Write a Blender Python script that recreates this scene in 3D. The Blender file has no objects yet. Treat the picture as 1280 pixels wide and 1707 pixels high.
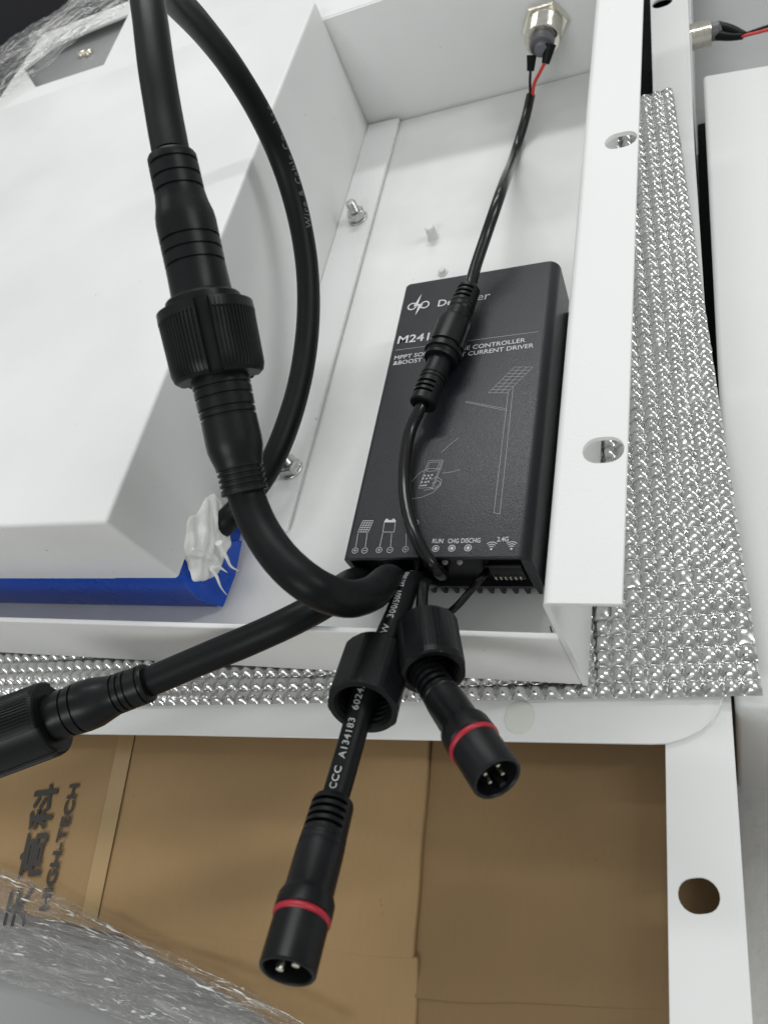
import bpy, bmesh, math, random
from mathutils import Vector, Matrix, noise

random.seed(7)
MM = 0.001
scene = bpy.context.scene
col = scene.collection

# ------------------------------------------------------------------ camera
cam_data = bpy.data.cameras.new('camera')
cam = bpy.data.objects.new('camera', cam_data)
col.objects.link(cam)
scene.camera = cam
cam_data.sensor_fit = 'VERTICAL'
cam_data.sensor_height = 36.0
cam_data.lens = 27.15
cam_data.clip_start = 0.01
cam_data.clip_end = 50.0
cx = Vector((0.91329, 0.17826, -0.36622))
cy = -Vector((-0.03448, -0.86207, -0.50562))
cz = -Vector((-0.40584, 0.47441, -0.78117))
m = Matrix.Identity(4)
for i in range(3):
    m[i][0], m[i][1], m[i][2] = cx[i], cy[i], cz[i]
m.translation = Vector((0, 0, 239 * MM))
cam.matrix_world = m
cam_data.dof.use_dof = True
cam_data.dof.focus_distance = 0.272
cam_data.dof.aperture_fstop = 20.0

# ------------------------------------------------------------------ world + lamps (workshop ceiling tubes, with unseen ones added for glints and fill)
world = bpy.data.worlds.new('World')
scene.world = world
world.use_nodes = True
wn, wl = world.node_tree.nodes, world.node_tree.links
bg = wn['Background']
wtc = wn.new('ShaderNodeTexCoord')
wsep = wn.new('ShaderNodeSeparateXYZ')
wramp = wn.new('ShaderNodeValToRGB')
wramp.color_ramp.elements[0].position = 0.40
wramp.color_ramp.elements[0].color = (0.345, 0.35, 0.35, 1)
wramp.color_ramp.elements[1].position = 1.0
wramp.color_ramp.elements[1].color = (0.67, 0.685, 0.68, 1)
wmap = wn.new('ShaderNodeMapRange')
wmap.inputs['From Min'].default_value = -1
wl.new(wtc.outputs['Generated'], wsep.inputs[0])
wl.new(wsep.outputs['Z'], wmap.inputs['Value'])
wl.new(wmap.outputs['Result'], wramp.inputs['Fac'])
wl.new(wramp.outputs['Color'], bg.inputs['Color'])
bg.inputs['Strength'].default_value = 0.66


def lamp(name, loc, target, sx, sy, power, colr, label):
    d = bpy.data.lights.new(name, 'AREA')
    d.shape = 'RECTANGLE'
    d.size, d.size_y = sx, sy
    d.energy = power
    d.color = colr
    o = bpy.data.objects.new(name, d)
    col.objects.link(o)
    o.location = loc
    o.rotation_euler = (Vector(target) - Vector(loc)).to_track_quat('-Z', 'Y').to_euler()
    return o


TUBE = (0.985, 1.0, 0.99)
lamp('ceiling_and_fill_tube', (-0.30, 1.52, 1.60), (-0.1, 0.2, 0.0), 1.2, 0.11, 14, TUBE, '')
lamp('ceiling_and_fill_tube', (-1.45, 0.55, 1.75), (-0.1, 0.2, 0.0), 0.10, 1.2, 2.6, TUBE, '')  # unseen tube, added for glints on film and foil
lamp('ceiling_and_fill_tube', (1.75, 0.60, 1.70), (-0.1, 0.2, 0.0), 0.14, 1.2, 13, TUBE, '')  # unseen tube added for glints, strengthened to brighten right-facing sides
lamp('ceiling_and_fill_tube', (-0.35, -1.75, 1.70), (-0.1, 0.2, 0.0), 1.2, 0.5, 17, TUBE, '')  # unseen wide lamp, added as soft front fill
lamp('ceiling_and_fill_tube', (-0.30, 3.4, 1.75), (-0.1, 0.2, 0.0), 1.2, 0.11, 10, TUBE, '')

scene.view_settings.view_transform = 'Standard'
scene.view_settings.look = 'None'
scene.view_settings.gamma = 1.0
scene.view_settings.use_curve_mapping = False
scene.view_settings.exposure = 0.0
scene.cycles.max_bounces = 8
scene.cycles.transparent_max_bounces = 16


# ------------------------------------------------------------------ materials
def material(name, base, rough=0.5, metal=0.0, bump=None, vary=None, spec=0.5, coat=0.0, wear=None):
    """bump=(scale, strength, distance_mm)  vary=(scale, amount)  wear=(scale, threshold, colour)"""
    mt = bpy.data.materials.new(name)
    mt.use_nodes = True
    nt = mt.node_tree
    n, l = nt.nodes, nt.links
    p = n['Principled BSDF']
    p.inputs['Base Color'].default_value = (*base, 1)
    p.inputs['Roughness'].default_value = rough
    p.inputs['Metallic'].default_value = metal
    p.inputs['Specular IOR Level'].default_value = spec
    p.inputs['Coat Weight'].default_value = coat
    p.inputs['Coat Roughness'].default_value = 0.15
    tc = n.new('ShaderNodeTexCoord')
    csock = None
    if vary:
        nz = n.new('ShaderNodeTexNoise')
        nz.inputs['Scale'].default_value = vary[0]
        nz.inputs['Detail'].default_value = 5
        l.new(tc.outputs['Object'], nz.inputs['Vector'])
        mr = n.new('ShaderNodeMapRange')
        mr.inputs['From Min'].default_value = 0.3
        mr.inputs['From Max'].default_value = 0.7
        mr.inputs['To Min'].default_value = 1 - vary[1]
        mr.inputs['To Max'].default_value = 1 + vary[1]
        l.new(nz.outputs['Fac'], mr.inputs['Value'])
        mx = n.new('ShaderNodeMix')
        mx.data_type = 'RGBA'
        mx.blend_type = 'MULTIPLY'
        mx.inputs['Factor'].default_value = 1
        mx.inputs['A'].default_value = (*base, 1)
        l.new(mr.outputs['Result'], mx.inputs['B'])
        csock = mx.outputs['Result']
        rr = n.new('ShaderNodeMapRange')
        rr.inputs['From Min'].default_value = 0.3
        rr.inputs['From Max'].default_value = 0.7
        rr.inputs['To Min'].default_value = max(0.03, rough - 0.07)
        rr.inputs['To Max'].default_value = min(1, rough + 0.07)
        l.new(nz.outputs['Fac'], rr.inputs['Value'])
        l.new(rr.outputs['Result'], p.inputs['Roughness'])
    if wear:
        vz = n.new('ShaderNodeTexNoise')
        vz.inputs['Scale'].default_value = wear[0]
        vz.inputs['Detail'].default_value = 2
        l.new(tc.outputs['Object'], vz.inputs['Vector'])
        st = n.new('ShaderNodeMapRange')
        st.inputs['From Min'].default_value = wear[1]
        st.inputs['From Max'].default_value = wear[1] + 0.03
        l.new(vz.outputs['Fac'], st.inputs['Value'])
        mw = n.new('ShaderNodeMix')
        mw.data_type = 'RGBA'
        l.new(st.outputs['Result'], mw.inputs['Factor'])
        if csock:
            l.new(csock, mw.inputs['A'])
        else:
            mw.inputs['A'].default_value = (*base, 1)
        mw.inputs['B'].default_value = (*wear[2], 1)
        csock = mw.outputs['Result']
    if csock:
        l.new(csock, p.inputs['Base Color'])
    if bump:
        bz = n.new('ShaderNodeTexNoise')
        bz.inputs['Scale'].default_value = bump[0]
        bz.inputs['Detail'].default_value = 3
        l.new(tc.outputs['Object'], bz.inputs['Vector'])
        bp = n.new('ShaderNodeBump')
        bp.inputs['Strength'].default_value = bump[1]
        bp.inputs['Distance'].default_value = bump[2] * MM
        l.new(bz.outputs['Fac'], bp.inputs['Height'])
        l.new(bp.outputs['Normal'], p.inputs['Normal'])
    return mt


MAT = {
    'white': material('white_powder_coat', (0.80, 0.808, 0.80), 0.48, bump=(900, 0.5, 0.14), vary=(13, 0.04),
                      wear=(300, 0.775, (0.45, 0.44, 0.41))),
    'white_floor': material('white_powder_coat_marked', (0.785, 0.79, 0.78), 0.45, bump=(700, 0.3, 0.12), vary=(30, 0.05),
                            wear=(150, 0.765, (0.60, 0.60, 0.575))),
    'white_old': material('white_powder_coat_scuffed', (0.74, 0.747, 0.738), 0.48, bump=(700, 0.25, 0.12), vary=(12, 0.03),
                          wear=(260, 0.78, (0.45, 0.44, 0.41))),
    'rubber': material('black_rubber_jacket', (0.0050, 0.0060, 0.0065), 0.44, bump=(900, 0.35, 0.08), vary=(45, 0.3), spec=0.18, wear=(620, 0.755, (0.035, 0.035, 0.034))),
    'pvc': material('black_glossy_pvc', (0.006, 0.006, 0.0065), 0.24, bump=(300, 0.1, 0.1), spec=0.4),
    'plastic': material('black_moulded_plastic', (0.0060, 0.0064, 0.0072), 0.37, bump=(1400, 0.3, 0.06), vary=(60, 0.3), spec=0.24, wear=(700, 0.755, (0.03, 0.03, 0.03))),
    'case': material('black_anodised_case', (0.0145, 0.0150, 0.0195), 0.35, bump=(2400, 0.9, 0.12), spec=0.45, vary=(1500, 0.25)),
    'dark': material('matt_black_panel', (0.008, 0.008, 0.009), 0.35),
    'print': material('white_print', (0.62, 0.62, 0.62), 0.5),
    'thin_print': material('thin_white_print', (0.42, 0.42, 0.43), 0.5),
    'cable_print': material('cable_print_grey', (0.42, 0.44, 0.43), 0.6),
    'faint_print': material('faint_cable_print', (0.11, 0.12, 0.12), 0.6),
    'led': material('clear_led_lens', (0.55, 0.55, 0.52), 0.1, coat=0.5),
    'pin': material('plated_pin', (0.80, 0.76, 0.64), 0.25, metal=1.0),
    'nickel': material('nickel_plated_brass', (0.74, 0.71, 0.63), 0.20, metal=1.0, vary=(300, 0.08)),
    'zinc': material('zinc_plated_steel', (0.55, 0.56, 0.55), 0.32, metal=1.0, vary=(300, 0.15)),
    'grey_plastic': material('grey_plastic', (0.13, 0.13, 0.145), 0.4),
    'red_rubber': material('red_silicone_ring', (0.36, 0.012, 0.028), 0.38),
    'red_wire': material('red_wire', (0.60, 0.035, 0.025), 0.35),
    'blue': material('blue_shrink_film', (0.004, 0.068, 0.46), 0.28, bump=(60, 0.25, 0.6), vary=(30, 0.12), spec=0.35),
    'sealant': material('white_silicone', (0.86, 0.86, 0.83), 0.34, bump=(260, 0.5, 0.7)),
    'concrete': material('grey_painted_floor', (0.62, 0.625, 0.61), 0.55, bump=(160, 0.6, 1.2), vary=(14, 0.08),
                         wear=(120, 0.74, (0.33, 0.33, 0.31))),
    'grey_sheet': material('grey_sheet_and_floor_shade', (0.29, 0.295, 0.295), 0.45, bump=(500, 0.2, 0.1), vary=(14, 0.03)),
    'foam': material('black_foam_and_gap_shade', (0.004, 0.004, 0.006), 0.8, bump=(400, 0.6, 0.6), spec=0.15),
    'ink': material('black_carton_ink', (0.035, 0.032, 0.028), 0.6),
    'tape': material('amber_packing_tape', (0.33, 0.225, 0.105), 0.38, vary=(40, 0.08)),
    'plug': material('off_white_plug', (0.66, 0.665, 0.62), 0.5, vary=(60, 0.05)),
}


def cardboard(name, base):
    mt = material(name, base, 0.72, bump=(900, 0.3, 0.15), vary=(13, 0.10), spec=0.25, wear=(180, 0.77, tuple(c * 0.7 for c in base)))
    nt = mt.node_tree
    n, l = nt.nodes, nt.links
    p = n['Principled BSDF']
    src = p.inputs['Base Color'].links[0].from_socket
    tc = n.new('ShaderNodeTexCoord')
    mp = n.new('ShaderNodeMapping')
    mp.inputs['Scale'].default_value = (700, 120, 700)
    l.new(tc.outputs['Object'], mp.inputs['Vector'])
    fz = n.new('ShaderNodeTexNoise')
    fz.inputs['Scale'].default_value = 1.0
    fz.inputs['Detail'].default_value = 4
    l.new(mp.outputs['Vector'], fz.inputs['Vector'])
    mr = n.new('ShaderNodeMapRange')
    mr.inputs['From Min'].default_value = 0.25
    mr.inputs['From Max'].default_value = 0.75
    mr.inputs['To Min'].default_value = 0.975
    mr.inputs['To Max'].default_value = 1.02
    l.new(fz.outputs['Fac'], mr.inputs['Value'])
    mx = n.new('ShaderNodeMix')
    mx.data_type = 'RGBA'
    mx.blend_type = 'MULTIPLY'
    mx.inputs['Factor'].default_value = 1
    l.new(src, mx.inputs['A'])
    l.new(mr.outputs['Result'], mx.inputs['B'])
    l.new(mx.outputs['Result'], p.inputs['Base Color'])
    return mt


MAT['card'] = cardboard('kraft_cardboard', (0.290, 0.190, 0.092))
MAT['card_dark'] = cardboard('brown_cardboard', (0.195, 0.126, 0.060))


def foil_material():
    mt = material('crinkled_aluminium_foil', (0.66, 0.66, 0.65), 0.24, metal=1.0, bump=(900, 0.25, 0.25), vary=(260, 0.06))
    return mt


MAT['foil'] = foil_material()


def film_material():
    mt = bpy.data.materials.new('clear_stretch_film')
    mt.use_nodes = True
    nt = mt.node_tree
    n, l = nt.nodes, nt.links
    n.remove(n['Principled BSDF'])
    out = n['Material Output']
    tr = n.new('ShaderNodeBsdfTransparent')
    tr.inputs['Color'].default_value = (0.97, 0.97, 0.965, 1)
    gl = n.new('ShaderNodeBsdfGlossy')
    gl.inputs['Roughness'].default_value = 0.06
    mix = n.new('ShaderNodeMixShader')
    lw = n.new('ShaderNodeLayerWeight')
    lw.inputs['Blend'].default_value = 0.5
    pw = n.new('ShaderNodeMath')
    pw.operation = 'POWER'
    pw.inputs[1].default_value = 3.0
    l.new(lw.outputs['Facing'], pw.inputs[0])
    fr = n.new('ShaderNodeMath')
    fr.operation = 'MULTIPLY_ADD'
    fr.inputs[1].default_value = 0.55
    fr.inputs[2].default_value = 0.11
    l.new(pw.outputs['Value'], fr.inputs[0])
    tc = n.new('ShaderNodeTexCoord')
    mp = n.new('ShaderNodeMapping')
    mp.inputs['Rotation'].default_value = (0, 0, math.radians(12))
    mp.inputs['Scale'].default_value = (40, 420, 160)
    nz = n.new('ShaderNodeTexNoise')
    nz.inputs['Scale'].default_value = 1.0
    nz.inputs['Detail'].default_value = 5
    nz.inputs['Distortion'].default_value = 0.8
    l.new(tc.outputs['Object'], mp.inputs['Vector'])
    l.new(mp.outputs['Vector'], nz.inputs['Vector'])
    n2 = n.new('ShaderNodeTexNoise')
    n2.inputs['Scale'].default_value = 140
    n2.inputs['Detail'].default_value = 4
    n2.inputs['Distortion'].default_value = 1.5
    l.new(tc.outputs['Object'], n2.inputs['Vector'])
    ad = n.new('ShaderNodeMath')
    ad.operation = 'ADD'
    l.new(nz.outputs['Fac'], ad.inputs[0])
    l.new(n2.outputs['Fac'], ad.inputs[1])
    bp = n.new('ShaderNodeBump')
    bp.inputs['Strength'].default_value = 1.0
    bp.inputs['Distance'].default_value = 2.0 * MM
    l.new(ad.outputs['Value'], bp.inputs['Height'])
    l.new(bp.outputs['Normal'], gl.inputs['Normal'])
    # film haze, plus white streaks painted in for glints along the creases
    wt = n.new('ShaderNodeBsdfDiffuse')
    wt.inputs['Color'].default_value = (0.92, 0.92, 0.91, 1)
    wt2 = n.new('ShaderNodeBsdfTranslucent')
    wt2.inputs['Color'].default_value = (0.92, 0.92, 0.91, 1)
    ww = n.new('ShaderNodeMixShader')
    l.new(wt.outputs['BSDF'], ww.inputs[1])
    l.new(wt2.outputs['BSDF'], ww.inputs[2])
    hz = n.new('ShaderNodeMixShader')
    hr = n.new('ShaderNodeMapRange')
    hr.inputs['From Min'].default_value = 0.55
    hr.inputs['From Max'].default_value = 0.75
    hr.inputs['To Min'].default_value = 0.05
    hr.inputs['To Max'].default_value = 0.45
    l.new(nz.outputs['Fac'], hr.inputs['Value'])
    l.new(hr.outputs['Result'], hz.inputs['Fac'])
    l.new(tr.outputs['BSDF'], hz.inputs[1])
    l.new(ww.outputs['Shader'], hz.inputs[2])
    l.new(fr.outputs['Value'], mix.inputs['Fac'])
    l.new(hz.outputs['Shader'], mix.inputs[1])
    l.new(gl.outputs['BSDF'], mix.inputs[2])
    l.new(mix.outputs['Shader'], out.inputs['Surface'])
    return mt


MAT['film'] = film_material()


def glint_fold_material():
    mt = bpy.data.materials.new('whitish_glint_fold')
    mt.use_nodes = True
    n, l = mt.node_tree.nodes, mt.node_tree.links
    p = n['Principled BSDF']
    p.inputs['Base Color'].default_value = (0.93, 0.93, 0.92, 1)  # near-white colour puts glint streaks into the folds
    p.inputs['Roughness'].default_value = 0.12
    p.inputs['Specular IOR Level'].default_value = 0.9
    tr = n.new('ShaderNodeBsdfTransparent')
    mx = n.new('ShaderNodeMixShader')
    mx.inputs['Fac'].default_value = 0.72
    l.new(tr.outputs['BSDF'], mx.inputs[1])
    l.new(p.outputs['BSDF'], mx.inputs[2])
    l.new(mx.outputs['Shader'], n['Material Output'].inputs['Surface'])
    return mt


MAT['film_fold'] = glint_fold_material()

# ------------------------------------------------------------------ object helpers (all shapes in millimetres)
ORG = {}


def tag(o, label=None, cat=None, group=None, kind=None):
    if label:
        o['label'] = label
    if cat:
        o['category'] = cat
    if group:
        o['group'] = group
    if kind:
        o['kind'] = kind
    return o


def thing(name, label, cat, loc=(0, 0, 0), group=None):
    o = bpy.data.objects.new(name, None)
    o.empty_display_size = 0.01
    col.objects.link(o)
    o.location = Vector(loc) * MM
    ORG[o] = Vector(loc)
    return tag(o, label, cat, group)


def make(name, verts, faces, mat, parent=None, smooth=None, origin=None):
    """One mesh object from world-space millimetre vertices."""
    if parent is not None:
        o0 = ORG[parent]
    elif origin is not None:
        o0 = Vector(origin)
    else:
        vs = [Vector(v) for v in verts]
        o0 = Vector((sum(v.x for v in vs) / len(vs), sum(v.y for v in vs) / len(vs), min(v.z for v in vs)))
    me = bpy.data.meshes.new(name)
    me.from_pydata([tuple((Vector(v) - o0) * MM) for v in verts], [], faces)
    me.update()
    me.materials.append(MAT[mat] if isinstance(mat, str) else mat)
    bm = bmesh.new()
    bm.from_mesh(me)
    bmesh.ops.recalc_face_normals(bm, faces=bm.faces)
    bm.to_mesh(me)
    bm.free()
    if smooth is not None:
        me.shade_smooth()
        me.set_sharp_from_angle(angle=math.radians(smooth))
    o = bpy.data.objects.new(name, me)
    col.objects.link(o)
    ORG[o] = o0
    if parent is not None:
        o.parent = parent
    else:
        o.location = o0 * MM
    return o


def box_data(x0, x1, y0, y1, z0, z1, bev=0.0, seg=2):
    bm = bmesh.new()
    bmesh.ops.create_cube(bm, size=1)
    for v in bm.verts:
        v.co = Vector((x0 + (v.co.x + .5) * (x1 - x0), y0 + (v.co.y + .5) * (y1 - y0), z0 + (v.co.z + .5) * (z1 - z0)))
    if bev:
        bmesh.ops.bevel(bm, geom=bm.edges[:], offset=bev, segments=seg, profile=0.5, affect='EDGES')
    vs = [v.co.copy() for v in bm.verts]
    bm.verts.index_update()
    fs = [[v.index for v in f.verts] for f in bm.faces]
    bm.free()
    return vs, fs


def box(name, dims, mat, parent=None, bev=0.0, seg=2, smooth=40):
    v, f = box_data(*dims, bev=bev, seg=seg)
    return make(name, v, f, mat, parent, smooth=smooth if bev else None)


def prism_data(poly, z0, z1):
    n = len(poly)
    v = [(x, y, z0) for x, y in poly] + [(x, y, z1) for x, y in poly]
    f = [list(range(n))[::-1], list(range(n, 2 * n))]
    f += [[i, (i + 1) % n, n + (i + 1) % n, n + i] for i in range(n)]
    return v, f


def curve_mesh(splines, extrude=0.0, bevel=0.0):
    cu = bpy.data.curves.new('tmp', 'CURVE')
    cu.dimensions = '2D'
    cu.fill_mode = 'BOTH'
    cu.extrude = max(extrude - bevel, 0)
    cu.bevel_depth = bevel
    cu.bevel_resolution = 2
    cu.offset = -bevel
    for pts in splines:
        sp = cu.splines.new('POLY')
        sp.points.add(len(pts) - 1)
        for i, (x, y) in enumerate(pts):
            sp.points[i].co = (x, y, 0, 1)
        sp.use_cyclic_u = True
    return eval_curve(cu)


def eval_curve(cu):
    o = bpy.data.objects.new('tmp', cu)
    col.objects.link(o)
    dg = bpy.context.evaluated_depsgraph_get()
    ev = o.evaluated_get(dg)
    me = ev.to_mesh()
    v = [x.co.copy() for x in me.vertices]
    f = [list(p.vertices) for p in me.polygons]
    ev.to_mesh_clear()
    bpy.data.objects.remove(o)
    bpy.data.curves.remove(cu)
    return v, f


def plate(name, outline, holes, z0, z1, mat, parent=None, bev=0.25):
    v, f = curve_mesh([outline] + holes, (z1 - z0) / 2, bev)
    zc = (z0 + z1) / 2
    v = [(p.x, p.y, p.z + zc) for p in v]
    return make(name, v, f, mat, parent, smooth=35)


def slot_outline(cx_, cy_, w, h, ang=0.0, n=10):
    """obround / rounded slot, w along x"""
    r = h / 2
    pts = []
    for i in range(n + 1):
        a = -math.pi / 2 + math.pi * i / n
        pts.append((w / 2 - r + r * math.cos(a), r * math.sin(a)))
    for i in range(n + 1):
        a = math.pi / 2 + math.pi * i / n
        pts.append((-(w / 2 - r) + r * math.cos(a), r * math.sin(a)))
    c, s = math.cos(ang), math.sin(ang)
    return [(cx_ + x * c - y * s, cy_ + x * s + y * c) for x, y in pts]


def boolean_cut(obj, cutters):
    """cut mesh volumes (world mm data) out of obj's mesh"""
    for v, f in cutters:
        c = make('cutter', v, f, 'white')
        c.matrix_world = Matrix.Translation(ORG[c] * MM)
        md = obj.modifiers.new('cut', 'BOOLEAN')
        md.operation = 'DIFFERENCE'
        md.solver = 'EXACT'
        md.object = c
        bpy.context.view_layer.update()
        dg = bpy.context.evaluated_depsgraph_get()
        me = bpy.data.meshes.new_from_object(obj.evaluated_get(dg))
        obj.modifiers.clear()
        old = obj.data
        obj.data = me
        bpy.data.meshes.remove(old)
        bpy.data.objects.remove(c)


def resample(pts, step=2.0):
    """Catmull-Rom through the points, resampled at even arc length"""
    P = [Vector(p) for p in pts]
    P = [P[0] * 2 - P[1]] + P + [P[-1] * 2 - P[-2]]
    dense = []
    for i in range(1, len(P) - 2):
        p0, p1, p2, p3 = P[i - 1], P[i], P[i + 1], P[i + 2]
        t0 = 0
        t1 = t0 + (p1 - p0).length ** .5
        t2 = t1 + (p2 - p1).length ** .5
        t3 = t2 + (p3 - p2).length ** .5
        for k in range(30):
            t = t1 + (t2 - t1) * k / 30
            a1 = p0 * ((t1 - t) / (t1 - t0)) + p1 * ((t - t0) / (t1 - t0))
            a2 = p1 * ((t2 - t) / (t2 - t1)) + p2 * ((t - t1) / (t2 - t1))
            a3 = p2 * ((t3 - t) / (t3 - t2)) + p3 * ((t - t2) / (t3 - t2))
            b1 = a1 * ((t2 - t) / (t2 - t0)) + a2 * ((t - t0) / (t2 - t0))
            b2 = a2 * ((t3 - t) / (t3 - t1)) + a3 * ((t - t1) / (t3 - t1))
            dense.append(b1 * ((t2 - t) / (t2 - t1)) + b2 * ((t - t1) / (t2 - t1)))
    dense.append(P[-2])
    for _ in range(6):   # relax kinks
        dense = [dense[0]] + [(dense[i - 1] + dense[i] * 2 + dense[i + 1]) / 4 for i in range(1, len(dense) - 1)] + [dense[-1]]
    L = [0]
    for a, b in zip(dense, dense[1:]):
        L.append(L[-1] + (b - a).length)
    n = max(2, int(L[-1] / step))
    out, j = [], 0
    for i in range(n + 1):
        s = L[-1] * i / n
        while j < len(L) - 2 and L[j + 1] < s:
            j += 1
        k = (s - L[j]) / max(1e-9, L[j + 1] - L[j])
        out.append(dense[j].lerp(dense[j + 1], min(1, k)))
    return out


def frames(path):
    """tangent + parallel transported normal per point"""
    T = []
    for i in range(len(path)):
        a, b = path[max(0, i - 1)], path[min(len(path) - 1, i + 1)]
        T.append((b - a).normalized())
    ref = Vector((0, 0, 1)) if abs(T[0].z) < 0.9 else Vector((0, 1, 0))
    N = [(ref - T[0] * ref.dot(T[0])).normalized()]
    for i in range(1, len(path)):
        n = T[i - 1].rotation_difference(T[i]) @ N[-1]
        N.append((n - T[i] * n.dot(T[i])).normalized())
    return T, N


def tube(name, pts, r, mat, parent=None, n=20, step=2.0, r1=None, wob=0.0):
    path = resample(pts, step)
    T, N = frames(path)
    v, f = [], []
    for i, p in enumerate(path):
        B = T[i].cross(N[i])
        rr = r if r1 is None else r + (r1 - r) * i / (len(path) - 1)
        rr *= 1 + wob * noise.noise(p * 0.06)
        for k in range(n):
            a = 2 * math.pi * k / n
            v.append(p + (N[i] * math.cos(a) + B * math.sin(a)) * rr)
    m_ = len(path)
    for i in range(m_ - 1):
        for k in range(n):
            f.append([i * n + k, i * n + (k + 1) % n, (i + 1) * n + (k + 1) % n, (i + 1) * n + k])
    f.append(list(range(n))[::-1])
    f.append(list(range((m_ - 1) * n, m_ * n)))
    return make(name, v, f, mat, parent, smooth=50)


def axis_frame(p0, p1):
    p0, p1 = Vector(p0), Vector(p1)
    t = (p1 - p0).normalized()
    ref = Vector((0, 0, 1)) if abs(t.z) < 0.95 else Vector((0, 1, 0))
    u = (ref - t * ref.dot(t)).normalized()
    return p0, t, u, t.cross(u)


def revolve(name, p0, p1, prof, mat, parent=None, n=48, mod=None, closed=False, smooth=32, roll=0.0):
    """profile [(t, r)] turned about the axis p0 -> p1; theta 0 points up"""
    o, t, u, w = axis_frame(p0, p1)
    v, f = [], []
    for j, (s, r) in enumerate(prof):
        for k in range(n):
            a = 2 * math.pi * k / n
            rr = mod(j, s, a, r) if mod else r
            aa = a + roll
            v.append(o + t * s + (u * math.cos(aa) + w * math.sin(aa)) * rr)
    mN = len(prof)
    rng = range(mN) if closed else range(mN - 1)
    for i in rng:
        i2 = (i + 1) % mN
        for k in range(n):
            f.append([i * n + k, i * n + (k + 1) % n, i2 * n + (k + 1) % n, i2 * n + k])
    if not closed:
        f.append(list(range(n))[::-1])
        f.append(list(range((mN - 1) * n, mN * n)))
    return make(name, v, f, mat, parent, smooth=smooth)


def torus(name, p0, p1, s, R, r, mat, parent, n=48, k=12):
    prof = [(s + r * math.sin(2 * math.pi * i / k), R + r * math.cos(2 * math.pi * i / k)) for i in range(k)]
    return revolve(name, p0, p1, prof, mat, parent, n=n, closed=True, smooth=60)


def text_data(body, size, align='LEFT', bold=0.0, spacing=1.0):
    cu = bpy.data.curves.new('tmp', 'FONT')
    cu.body = body
    cu.size = size
    cu.align_x = align
    cu.fill_mode = 'FRONT'
    cu.offset = bold
    cu.space_character = spacing
    cu.resolution_u = 3
    return eval_curve(cu)


def flat_text(name, body, a, b, height, z, mat, parent, bold=0.0, spacing=1.0, shear=0.0):
    """text whose baseline runs from a to b (stretched to that length), on a horizontal face at z"""
    v, f = text_data(body, 1.0, bold=bold, spacing=spacing)
    x0, x1 = min(p.x for p in v), max(p.x for p in v)
    a, b = Vector(a), Vector(b)
    d = b - a
    L = d.length
    d.normalize()
    up = Vector((-d.y, d.x))
    k = L / (x1 - x0)
    h = height / 0.73
    vv = []
    for p in v:
        q = a + d * ((p.x - x0) * k + shear * p.y * h) + up * (p.y * h)
        vv.append((q.x, q.y, z))
    return make(name, vv, f, mat, parent)


def cable_text(name, body, path, r, s0, size, theta, mat, parent, bold=0.01, spacing=1.05, flip=False):
    """print running along a cable: x -> arc length, y -> angle round the jacket (theta 0 = up)"""
    v, f = text_data(body, 1.0, bold=bold, spacing=spacing)
    bm = bmesh.new()
    bv = [bm.verts.new(p) for p in v]
    for q in f:
        try:
            bm.faces.new([bv[i] for i in q])
        except ValueError:
            pass
    bmesh.ops.triangulate(bm, faces=bm.faces[:])
    for _ in range(3):
        bmesh.ops.subdivide_edges(bm, edges=[e for e in bm.edges if e.calc_length() > 0.16], cuts=1)
        bmesh.ops.triangulate(bm, faces=bm.faces[:])
    bm.verts.index_update()
    v, f = [p.co.copy() for p in bm.verts], [[x.index for x in q.verts] for q in bm.faces]
    bm.free()
    Ls = [0]
    for a, b in zip(path, path[1:]):
        Ls.append(Ls[-1] + (b - a).length)
    vv = []
    for p in v:
        s = s0 + p.x * size * (-1 if flip else 1)
        s = min(max(s, 0), Ls[-1] - 0.01)
        j = 0
        while j < len(Ls) - 2 and Ls[j + 1] < s:
            j += 1
        k = (s - Ls[j]) / (Ls[j + 1] - Ls[j])
        c = path[j].lerp(path[j + 1], k)
        t0 = (path[min(j + 1, len(path) - 1)] - path[max(j - 1, 0)]).normalized()
        t1 = (path[min(j + 2, len(path) - 1)] - path[j]).normalized()
        t = t0.lerp(t1, k).normalized()
        up = Vector((0, 0, 1))
        u = (up - t * up.dot(t)).normalized()
        w = t.cross(u)
        a = theta + (p.y - 0.35) * size / r * (1 if flip else -1)
        vv.append(c + (u * math.cos(a) + w * math.sin(a)) * (r + 0.06))
    return make(name, vv, f, mat, parent)


def lines_data(segs, w, z):
    """thin print lines: each polyline of 2-D points becomes quads of width w"""
    v, f = [], []
    for pl in segs:
        for a, b in zip(pl, pl[1:]):
            a, b = Vector(a[:2]), Vector(b[:2])
            d = (b - a)
            if d.length < 1e-6:
                continue
            d.normalize()
            q = Vector((-d.y, d.x)) * (w / 2)
            a2, b2 = a - d * w * .3, b + d * w * .3
            i = len(v)
            v += [(*(a2 - q), z), (*(b2 - q), z), (*(b2 + q), z), (*(a2 + q), z)]
            f.append([i, i + 1, i + 2, i + 3])
            z += 0.0006
    return v, f


def ring_pl(c, r, n=24, a0=0, a1=2 * math.pi):
    return [(c[0] + r * math.cos(a0 + (a1 - a0) * i / n), c[1] + r * math.sin(a0 + (a1 - a0) * i / n)) for i in range(n + 1)]


def disc_data(c, r, z, n=20):
    return [(c[0] + r * math.cos(2 * math.pi * i / n), c[1] + r * math.sin(2 * math.pi * i / n), z) for i in range(n)], [list(range(n))]


def merge(*datas):
    V, F = [], []
    for v, f in datas:
        k = len(V)
        V += list(v)
        F += [[i + k for i in q] for q in f]
    return V, F


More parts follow.
